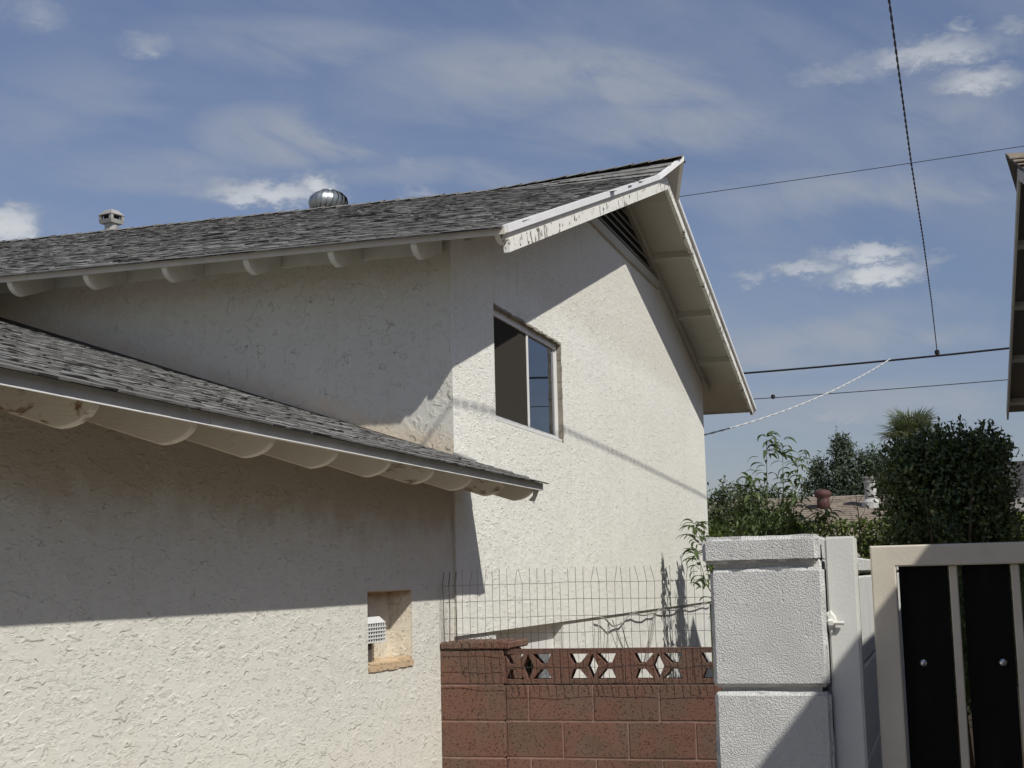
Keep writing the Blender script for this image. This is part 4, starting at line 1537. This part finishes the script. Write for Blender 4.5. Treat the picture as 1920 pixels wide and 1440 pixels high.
def crown(seed, blobs, n, leaf, shell=0.35, updir=0.3, droop=.2, asp=.5):
    """blobs: (cx,cy,cz,rx,ry,rz); leaves spread in their volume, denser near the surface, clumped"""
    rg = np.random.default_rng(seed)
    vol = np.array([b_[3] * b_[4] * b_[5] for b_ in blobs]) ** 0.67
    pick = rg.choice(len(blobs), n // 7, p=vol / vol.sum())
    B = np.array(blobs)[pick]
    u = rg.normal(size=(len(pick), 3))
    u /= np.linalg.norm(u, axis=1, keepdims=True)
    rr = 1 - shell * rg.random((len(pick), 1)) ** 1.3 + rg.normal(size=(len(pick), 1)) * .06
    tip = B[:, :3] + u * rr * B[:, 3:]
    # each clump: 7 leaves round a twig tip
    c_ = np.repeat(tip, 7, 0) + rg.normal(size=(len(tip) * 7, 3)) * leaf * .75
    od = np.repeat(u, 7, 0)
    d = od * .7 + rg.normal(size=c_.shape) * .75 + np.array([0, 0, updir])
    ups = od + rg.normal(size=c_.shape) * .5 + np.array([0, 0, .6])
    ln = leaf * rg.uniform(.65, 1.25, len(c_))
    return leaf_arrays(c_, d, ups, ln, ln * asp, .2, droop)


def trunk(parent, pts, rs, mt='bark', name='trunk'):
    b_ = MB()
    b_.tube(pts, rs, 7)
    return b_.build(name, mt, parent, smooth=True)


# --- big dark clipped tree behind the gate
FT = thing('clipped_tree', (12.1, -.08, 0), 'dense dark green clipped tree behind the gate', 'tree')
trunk(FT, [(12.1, -.08, 0), (12.12, -.05, .6), (12.08, -.1, 1.3), (12.1, -.06, 2.2)], [.07, .06, .05, .02])
for i in range(7):
    a = i * .9
    trunk(FT, [(12.1, -.08, .5 + i * .12), (12.1 + .25 * math.cos(a), -.08 + .28 * math.sin(a), 1.2 + i * .12), (12.1 + .38 * math.cos(a), -.08 + .42 * math.sin(a), 1.9 + i * .1)], [.03, .02, .006], name='branch')
bl = [(12.1, -.08, 1.55, .5, .50, .65), (12.1, -.06, 2.15, .5, .50, .45), (12.1, .18, 2.35, .38, .30, .34), (12.1, -.33, 2.35, .38, .27, .32),
      (12.1, .10, 2.52, .3, .22, .22), (12.1, -.40, 2.55, .28, .19, .16), (12.1, -.06, .9, .45, .45, .5)]
bl += [(12.1, .26, 1.9, .4, .22, .55), (12.1, -.42, 1.9, .4, .22, .6), (12.1, .22, 2.45, .35, .24, .24), (12.1, -.32, 2.52, .35, .24, .22), (12.1, -.05, 2.55, .35, .3, .2)]
v, f = crown(21, bl, 32000, .050, .75, .35, .12, .5)
core = MB()
core.lathe([(.02, .5), (.16, .7), (.20, 1.2), (.20, 1.9), (.14, 2.2), (.02, 2.3)], (12.12, -.07, 0), 16)
core.build('inner_growth', 'leaf_ficus', FT, smooth=True)
leaf_object('crown', v, f, 'leaf_ficus', FT, 1)
rg = np.random.default_rng(5)
sv, sf, nb = [], [], 0
for (y_, z_, h_) in ((-.21, 2.66, .16), (-.13, 2.64, .10), (-.47, 2.66, .14), (-.36, 2.68, .10), (.1, 2.72, .1), (.32, 2.55, .1), (-.02, 2.66, .07), (-.54, 2.5, .1)):
    n_ = 16
    tt = rg.random(n_)
    c_ = np.stack([np.full(n_, 12.05), y_ + tt * rg.normal() * .03, z_ + tt * h_], 1)
    d = rg.normal(size=(n_, 3)) * .7 + np.array([0, 0, .7])
    vv, ff = leaf_arrays(c_, d, rg.normal(size=(n_, 3)) + np.array([0, 0, .5]), rg.uniform(.035, .06, n_), rg.uniform(.016, .026, n_), .2, .1)
    sv.append(vv)
    sf.append(ff + nb)
    nb += len(vv)
leaf_object('top_shoots', np.concatenate(sv), np.concatenate(sf), 'leaf_ficus', FT, 2, kind='stuff')

# --- peach saplings in the yard: each leaf its own blade
def peach_leaf(seed):
    r_ = random.Random(seed)
    L, W = .20, .022
    vs, fs = [], []
    n = 6
    bend = r_.uniform(.9, 1.5)
    x = z = 0.0
    ang = r_.uniform(.5, .9)
    cs_ = []
    for i in range(n + 1):
        cs_.append((x, z, ang))
        ang -= bend * 1.6 / n
        x += L / n * math.cos(ang)
        z += L / n * math.sin(ang)
    for i, (x, z, a) in enumerate(cs_):
        t_ = i / n
        wd = W * math.sin(math.pi * min(1, .06 + t_ * .94)) ** .8 * (1 - .15 * t_) / 1.0
        vs += [(x, -wd, z + wd * .35), (x, 0, z), (x, wd, z + wd * .35)]
    for i in range(n):
        for j in (0, 1):
            fs.append((i * 3 + j, i * 3 + j + 1, (i + 1) * 3 + j + 1, (i + 1) * 3 + j))
    mb = MB()
    mb.add(vs, fs)
    me = mb.mesh('leaf', ['leaf_peach'], smooth=True)
    return me


PL = [peach_leaf(i) for i in range(7)]
PT = thing('peach_sapling', (16.0, 1.8, 0), 'young fruit tree with drooping narrow leaves in front of the far roof', 'tree')
pr2 = random.Random(4)
sticks = [  # (base, top) polylines standing about X=16
    [(16.0, 1.86, 0), (16.02, 1.86, 1.6), (16.0, 1.83, 2.4), (16.0, 1.805, 3.10)],
    [(16.0, 1.80, .2), (16.05, 1.70, 1.7), (16.0, 1.65, 2.4), (16.0, 1.63, 3.04)],
    [(16.0, 1.80, .3), (15.95, 1.60, 1.8), (15.9, 1.52, 2.4), (15.9, 1.45, 2.88)],
    [(16.0, 1.9, .4), (16.1, 2.02, 1.6), (16.1, 2.06, 2.1), (16.1, 2.12, 2.55)],
    [(16.0, 1.9, .4), (15.9, 1.9, 1.7), (15.9, 1.95, 2.2), (15.95, 2.0, 2.65)],
    [(16.0, 1.9, .4), (15.7, 2.2, 1.4), (15.5, 2.45, 1.9), (15.4, 2.56, 2.15)],
    [(16.0, 1.9, .4), (15.7, 2.25, 1.1), (15.4, 2.45, 1.5), (15.3, 2.52, 1.86)],
    [(16.0, 1.9, .5), (15.8, 1.75, 1.6), (15.7, 1.62, 2.0), (15.7, 1.5, 2.4)],
    [(16.0, 1.9, .5), (15.8, 1.55, 1.7), (15.7, 1.30, 2.0), (15.7, 1.18, 2.25)],
    [(16.0, 1.9, .5), (16.1, 2.15, 1.6), (16.2, 2.28, 2.0), (16.2, 2.34, 2.3)],
]
CR = None
leafn = 0
b = MB()
for st in sticks:
    b.tube(st, [.016, .011, .006, .002], 5)
CR = b.build('stems', 'green_stem', PT, smooth=True)
jobs = []
for si, st in enumerate(sticks):
    P3 = [Vector(p) for p in st]
    spots = []
    for k_ in range(13):
        t_ = k_ / 12
        if si in (5, 6):
            p_ = P3[1].lerp(P3[2], t_ * 2) if t_ < .5 else P3[2].lerp(P3[3], t_ * 2 - 1)
        else:
            p_ = P3[1].lerp(P3[2], t_ * 2) if t_ < .5 else P3[2].lerp(P3[3], t_ * 2 - 1)
        spots.append((p_, t_))
    for p_, t_ in spots:
        # leave bare lengths on the two tallest stems
        if si in (0, 1) and t_ > .2 and not (t_ > .86 or .58 < t_ < .7 or (si == 0 and t_ > .74)):
            continue
        if p_.z < 1.55 and si not in (5, 6):
            continue
        tipn = 8 if t_ > .86 else 5
        for q_ in range(tipn):
            az_ = pr2.uniform(0, 6.283)
            off = pr2.uniform(.0, .10) if t_ < .9 else pr2.uniform(0, .03)
            lp = p_ + Vector((math.cos(az_) * off, math.sin(az_) * off, pr2.uniform(-.05, .05)))
            sc = pr2.uniform(.7, 1.15)
            jobs.append((1.0 if (t_ > .8 or si in (0, 1, 2, 5, 6)) else pr2.random() * .9, lp, az_, sc))
jobs.sort(key=lambda q_: -q_[0])
restl = MB()
for ji, (_, lp, az_, sc) in enumerate(jobs):
    rot_ = (pr2.uniform(-.4, .4), pr2.uniform(-.5, .25), az_)
    me_ = PL[pr2.randrange(7)]
    sc3 = (sc, sc * pr2.uniform(.85, 1.2), sc)
    if ji < 300:
        inst('leaf', me_, CR, lp, rot_, sc3)
    else:
        M_ = Matrix.LocRotScale(lp, Euler(rot_), Vector(sc3))
        restl.add([M_ @ v_.co for v_ in me_.vertices], [tuple(p_.vertices) for p_ in me_.polygons], tone=pr2.random() * .98 + .01)
restl.build('inner_leaves', 'leaf_peach', PT, smooth=True, kind='stuff')
# remaining smaller foliage of the sapling, low down
rg = np.random.default_rng(9)
n_ = 900
c_ = np.stack([rg.normal(16.1, .2, n_), rg.normal(1.80, .24, n_), rg.normal(2.05, .17, n_)], 1)
d = rg.normal(size=(n_, 3)) * .8 + np.array([0, 0, -.35])
v, f = leaf_arrays(c_, d, rg.normal(size=(n_, 3)) * .3 + np.array([0, 0, 1]), rg.uniform(.09, .15, n_), rg.uniform(.02, .03, n_), .2, .35)
leaf_object('low_leaves', v, f, 'leaf_peach', PT, 6, kind='stuff')

# thin bare stems right of the sapling
for i, pts in enumerate(([(17.0, .88, 0), (17.0, .90, 1.9), (17.02, .90, 2.25), (17.0, .93, 2.62)], [(17.2, 1.25, 0), (17.2, 1.22, 1.9), (17.2, 1.27, 2.2), (17.2, 1.31, 2.5)])):
    ST = thing('bare_sapling', pts[0], ['thin bare twiggy sapling below the white roof pipe', 'leafless thin stem below the brown round roof vent'][i], 'sapling', 'bare stems in the yard')
    trunk(ST, pts, [.012, .009, .006, .002])
    for q_ in range(5):
        p_ = Vector(pts[2]) + Vector((0, 0, -.25 + q_ * .1))
        sg = 1 if q_ % 2 else -1
        trunk(ST, [p_, p_ + Vector((0, sg * .06, .08)), p_ + Vector((.02, sg * .10, .2))], [.004, .003, .001], name='twig')

# --- clipped hedge across the yard
HG = thing('hedge', (22.2, 1.5, 0), 'low bright green clipped hedge beyond the white wall', 'hedge')
rg = np.random.default_rng(31)
n_ = 9000
c_ = np.stack([22.0 + rg.random(n_) ** 2 * .5, rg.uniform(-1.6, 3.9, n_), 2.33 - rg.random(n_) ** 1.6 * .9 + rg.normal(size=n_) * .03], 1)
d = rg.normal(size=(n_, 3)) + np.array([-.3, -.2, .6])
v, f = leaf_arrays(c_, d, rg.normal(size=(n_, 3)) + np.array([-.5, -.4, .8]), rg.uniform(.05, .09, n_), rg.uniform(.03, .05, n_), .2, .15)
leaf_object('foliage', v, f, 'leaf_hedge', HG, 3)
b = MB()
b.box(22.25, 22.75, -1.6, 3.9, 0, 2.12)
b.build('inner_growth', 'leaf_ficus', HG)

# --- shrubs and trees behind
def tree(name, loc, label, cat, tpts, trs, blobs, n, leaf, mt, seed, group=None, **kw):
    T = thing(name, loc, label, cat, group)
    trunk(T, tpts, trs)
    rr_ = random.Random(seed)
    for bq in blobs[:6]:
        trunk(T, [tpts[-2], Vector(tpts[-2]).lerp(Vector(bq[:3]), .6) + Vector((0, 0, -.1)), bq[:3]], [trs[-2] * .6, trs[-2] * .35, .01], name='branch')
    v_, f_ = crown(seed, blobs, n, leaf, **kw)
    leaf_object('crown', v_, f_, mt, T, seed)
    return T


tree('flowering_bush', (25.0, 3.5, 0), 'loose green bush just past the gable corner', 'bush', [(25, 3.5, 0), (25, 3.5, 1.0), (25, 3.5, 1.8)], [.05, .04, .02],
     [(25, 3.75, 2.5, .4, .4, .55), (25, 3.3, 2.45, .4, .45, .45), (25.1, 2.85, 2.35, .4, .4, .45), (25, 3.62, 2.95, .2, .17, .25), (25, 3.15, 2.8, .25, .2, .2), (25, 2.5, 2.3, .3, .3, .3), (25.2, 3.3, 2.2, .5, .8, .4)], 7000, .085, 'leaf_bush', 41, shell=.8)
b = MB()
for k_ in range(5):
    a = k_ * 1.2566
    b.add([(24.6, 3.42, 2.36), (24.59, 3.42 + .05 * math.cos(a - .5), 2.36 + .05 * math.sin(a - .5)), (24.57, 3.42 + .075 * math.cos(a), 2.36 + .075 * math.sin(a)), (24.59, 3.42 + .05 * math.cos(a + .5), 2.36 + .05 * math.sin(a + .5))], [(0, 1, 2, 3)])
b.build('blossom', 'drip_metal', label='single white blossom in the loose bush', cat='flower')
tree('street_tree', (53, 3.3, 0), 'dark green tree standing behind the tan roof', 'tree', [(53, 3.3, 0), (53, 3.3, 2.2), (53, 3.3, 4.0)], [.18, .15, .08],
     [(53, 3.0, 4.9, .9, 1.1, .9), (53, 3.25, 5.8, .5, .42, .7), (53, 3.3, 6.35, .25, .2, .35), (53, 2.3, 5.5, .5, .5, .6), (53, 1.9, 4.9, .6, .5, .8), (53, 4.15, 5.0, .4, .32, .55),
      (53, 4.15, 5.5, .25, .2, .25), (53, 4.6, 4.75, .3, .2, .25), (53, 3.4, 4.2, .9, .9, .5), (53, 2.2, 4.1, .8, .8, .5)], 14000, .16, 'leaf_tree', 43, shell=.7, updir=-.5, asp=.35)
tree('low_tree', (50, 5.1, 0), 'low dark foliage behind the left end of the tan roof', 'tree', [(50, 5.1, 0), (50, 5.1, 1.5), (50, 5.1, 3.0)], [.15, .12, .06],
     [(50, 5.2, 3.9, .6, .6, .4), (50, 4.6, 3.95, .5, .5, .35), (50, 5.8, 4.1, .5, .5, .5), (50, 6.6, 4.0, .6, .6, .6)], 3600, .15, 'leaf_tree', 44, shell=.8, asp=.4)
# backdrop greenery farther out so the skyline does not end at bare ground
for i in range(9):
    y_ = -14 + i * 7.5 + rnd.uniform(-1, 1)
    x_ = 75 + rnd.uniform(-4, 6)
    h_ = 3.0 + rnd.uniform(-.3, .9)
    if not (-12 < y_ < 22):
        pass
    tree('far_tree', (x_, y_, 0), ['leftmost', 'second', 'third', 'fourth', 'fifth', 'sixth', 'seventh', 'eighth', 'rightmost'][8 - i] + ' of the distant rounded trees low on the skyline', 'tree', [(x_, y_, 0), (x_, y_, 1.2), (x_, y_, 2)], [.2, .16, .1],
         [(x_, y_, h_ - 1.2, 2.2, 2.6, 1.2), (x_, y_ + 1.2, h_ - .9, 1.3, 1.3, .9), (x_, y_ - 1.3, h_ - 1.1, 1.3, 1.3, .9)], 900, .4, 'leaf_tree', 60 + i, group='far trees along the skyline', shell=.6)

# --- fan palm
PM = thing('fan_palm', (28.3, .4, 0), 'fan palm crown rising behind the dark clipped tree', 'palm')
trunk(PM, [(28.3, .4, 0), (28.3, .42, 2.2), (28.3, .4, 4.05)], [.17, .14, .11])
pr3 = random.Random(17)
for i in range(20):
    a = i * 2.4 + pr3.uniform(-.2, .2)
    el_ = pr3.uniform(-.1, 1.25)
    st_l = pr3.uniform(.22, .36)
    d0 = Vector((math.cos(a) * math.cos(el_), math.sin(a) * math.cos(el_), math.sin(el_)))
    p0 = Vector((28.3, .42, 4.06))
    p1 = p0 + d0 * st_l
    side = d0.cross(Vector((0, 0, 1)))
    if side.length < .05:
        side = Vector((1, 0, 0))
    side.normalize()
    nrm = side.cross(d0).normalized()
    b = MB()
    b.tube([p0, p0.lerp(p1, .5) + Vector((0, 0, .015)), p1], .008, 4)
    for k_ in range(22):
        th = -1.5 + 3.0 * k_ / 21
        dd = (d0 * math.cos(th) + side * math.sin(th)).normalized()
        L = .56 * (0.75 + .25 * math.cos(th)) * pr3.uniform(.9, 1.1)
        sd = dd.cross(nrm).normalized() * .014
        pm = p1 + dd * L * .6
        pe = p1 + dd * L + Vector((0, 0, -.08 * pr3.uniform(.4, 1.5)))
        b.add([p1 - sd * .3, p1 + sd * .3, pm + sd, pm - sd, pe], [(0, 1, 2, 3), (3, 2, 4)], tone=.3 + .4 * pr3.random())
    b.build('frond', 'leaf_palm', PM)
b = MB()
b.tube([(28.2, .95, 3.65), (28.2, .90, 4.0), (28.2, .78, 4.2), (28.2, .66, 4.27)], [.012, .010, .008, .005], 5)
b.build('dry_stalk', 'bark', PM)

# --- tan roofed house in the distance
FH = thing('tan_roof_house', (45, 3, 0), 'distant house with tan shingle roof and two roof vents', 'house')
rz, ez_ = 3.92, 2.35
b = MB()
b.box(40.3, 49.7, -3.5, 8.5, 0, 2.5)
b.build('wall', 'stucco_far', FH)
b = MB()
b.add([(39.4, -4, ez_), (39.4, 9, ez_), (45, 9, rz), (45, -4, rz), (50.6, 9, ez_), (50.6, -4, ez_)], [(0, 1, 2, 3), (3, 2, 4, 5)])
FR = b.build('roof', 'shingle_tan', FH)
NC = 24
for i in range(NC):
    s0_ = i / NC
    xa_, xb_ = 39.38 + 5.6 * s0_, 39.38 + 5.6 * (s0_ + 1 / NC) + .03
    za_, zb_ = ez_ + (rz - ez_) * s0_, ez_ + (rz - ez_) * (s0_ + 1 / NC)
    b = MB()
    y_ = -4.0
    while y_ < 9:
        wd = pr3.uniform(.25, .55)
        b.hexa([(xa_ + pr3.uniform(-.02, .02), y_, za_ + .004), (xb_, y_, zb_ + .002), (xb_, y_ + wd, zb_ + .002), (xa_, y_ + wd, za_ + .004), (xa_, y_, za_ + .03), (xb_, y_, zb_ + .008), (xb_, y_ + wd, zb_ + .008), (xa_, y_ + wd, za_ + .03)], tone=pr3.random() * .98 + .01)
        y_ += wd + .006
    b.build('shingle_course', 'shingle_tan', FR)
b = MB()
b.lathe([(.19, -.25), (.19, .12), (.17, .14), (.24, .20), (.26, .28), (.22, .36), (.10, .41), (.01, .42)], (43.5, 3.31, 3.65), 20)
b.build('round_vent', 'rust_brown', FH, smooth=True, label='brown mushroom-shaped roof vent')
b = MB()
b.lathe([(.30, -.25), (.28, .02), (.20, .10), (.175, .12), (.175, .60), (.20, .61), (.20, .66), (.13, .665), (.13, .74), (.22, .745), (.22, .79), (.02, .80)], (43.5, 1.92, 3.60), 20)
b.build('pipe_vent', 'pipe_white', FH, smooth=False, label='white pipe vent with peeling paint and flat cap')

# --- grey house sliver at the right edge
GH = thing('grey_house', (33, -4.5, 0), 'grey house with dark roof peeking out at the right edge', 'house')
b = MB()
b.box(32.6, 40, -9, -1.75, 0, 2.75)
b.build('wall', 'stucco_far', GH)
b = MB()
b.hexa([(32.0, -9.5, 2.95), (36, -9.5, 4.0), (36, -1.45, 4.0), (32.0, -1.45, 2.95), (32.0, -9.5, 3.08), (36, -9.5, 4.13), (36, -1.45, 4.13), (32.0, -1.45, 3.08)])
b.hexa([(36.001, -9.5, 4.0), (40.5, -9.5, 2.95), (40.5, -1.45, 2.95), (36.001, -1.45, 4.0), (36.001, -9.5, 4.13), (40.5, -9.5, 3.08), (40.5, -1.45, 3.08), (36.001, -1.45, 4.13)])
b.build('roof', 'shingle_dark', GH)
b = MB()
b.box(31.96, 31.995, -9.5, -1.45, 2.78, 3.07)
b.build('fascia', 'neighbour_trim', GH)

# ------------------------------------------------------------------ overhead wires
def sag(p0, p1, drop, n=24):
    p0, p1 = Vector(p0), Vector(p1)
    return [p0.lerp(p1, i / n) + Vector((0, 0, -4 * drop * (i / n) * (1 - i / n))) for i in range(n + 1)]


def twisted(pts, r, pitch, rad, strands=2):
    """two insulated strands wound round each other"""
    out = [[] for _ in range(strands)]
    acc = 0.0
    dense = []
    for i in range(len(pts) - 1):
        n = max(1, int((pts[i + 1] - pts[i]).length / (pitch / 8)))
        for k_ in range(n):
            dense.append(pts[i].lerp(pts[i + 1], k_ / n))
    dense.append(pts[-1])
    prev = dense[0]
    for p in dense:
        acc += (p - prev).length
        d = (dense[-1] - dense[0]).normalized()
        a = d.orthogonal().normalized()
        b_ = d.cross(a)
        for s_ in range(strands):
            ph = acc / pitch * 2 * math.pi + s_ * 2 * math.pi / strands
            out[s_].append(p + (a * math.cos(ph) + b_ * math.sin(ph)) * rad)
        prev = p
    return out


def cable(name, pts, r, mt, label, twist=None):
    b_ = MB()
    if twist:
        for st in twisted(pts, r, *twist):
            b_.tube(st, r, 5)
    else:
        b_.tube(pts, r, 5)
    return b_.build(name, mt, smooth=True, label=label, cat='cable')


dropw = [Vector(p) for p in ((29.0, -.155, 5.867), (24.0, -.09, 6.0), (20.0, -.02, 6.12), (16.3, .06, 6.19), (12.13, .125, 6.24), (9.62, .165, 6.25), (6.0, .10, 6.22), (2.0, -.3, 6.05), (-2.0, -.9, 5.6))]
cable('service_drop', dropw, .0058, 'cable_black', 'black twisted cable hanging down from the top edge of the sky', (.40, .0062))
main = sag((32.5, 22, 6.6), (27.6, -14, 6.4), .95, 40)
jn = min(main, key=lambda p: abs(p.y + .155))
cable('main_cable', [p + Vector((0, 0, 5.867 - jn.z)) for p in main],   .022, 'cable_black', 'thick dark cable crossing behind the gable at mid height')
cable('upper_wire', sag((30, 26, 9.35), (30, -14, 10.9), .35, 30), .0075, 'cable_black', 'thin wire high up from the roof peak to the right edge')
lowp = sag((30, 24, 5.75), (30, -14, 5.9), .62, 34)
jn = min(lowp, key=lambda p: abs(p.y - 1.2))
cable('lower_wire', [p + Vector((0, 0, 5.29 - jn.z)) for p in lowp], .009, 'cable_black', 'thin lower wire just above the shrubs')
b = MB()
b.lathe([(.01, -.05), (.045, -.03), (.045, .03), (.01, .05)], (29.98, 3.2, 5.29), 10)
b.build('splice_clip', 'cable_black', label='small dark clip on the lower wire', cat='clip')
b = MB()
b.lathe([(.01, -.06), (.05, -.03), (.05, .03), (.01, .06)], (29.0, -.155, 5.86), 10)
b.build('cable_clamp', 'cable_black', label='dark clamp where the hanging cable meets the thick cable', cat='clamp')
cable('house_drop', [p for p in sag((29.25, .745, 5.83), (19.05, 3.1, 3.46), .16, 20)], .008, 'cable_grey', 'pale twisted cable slanting down to the house corner', (.7, .006))
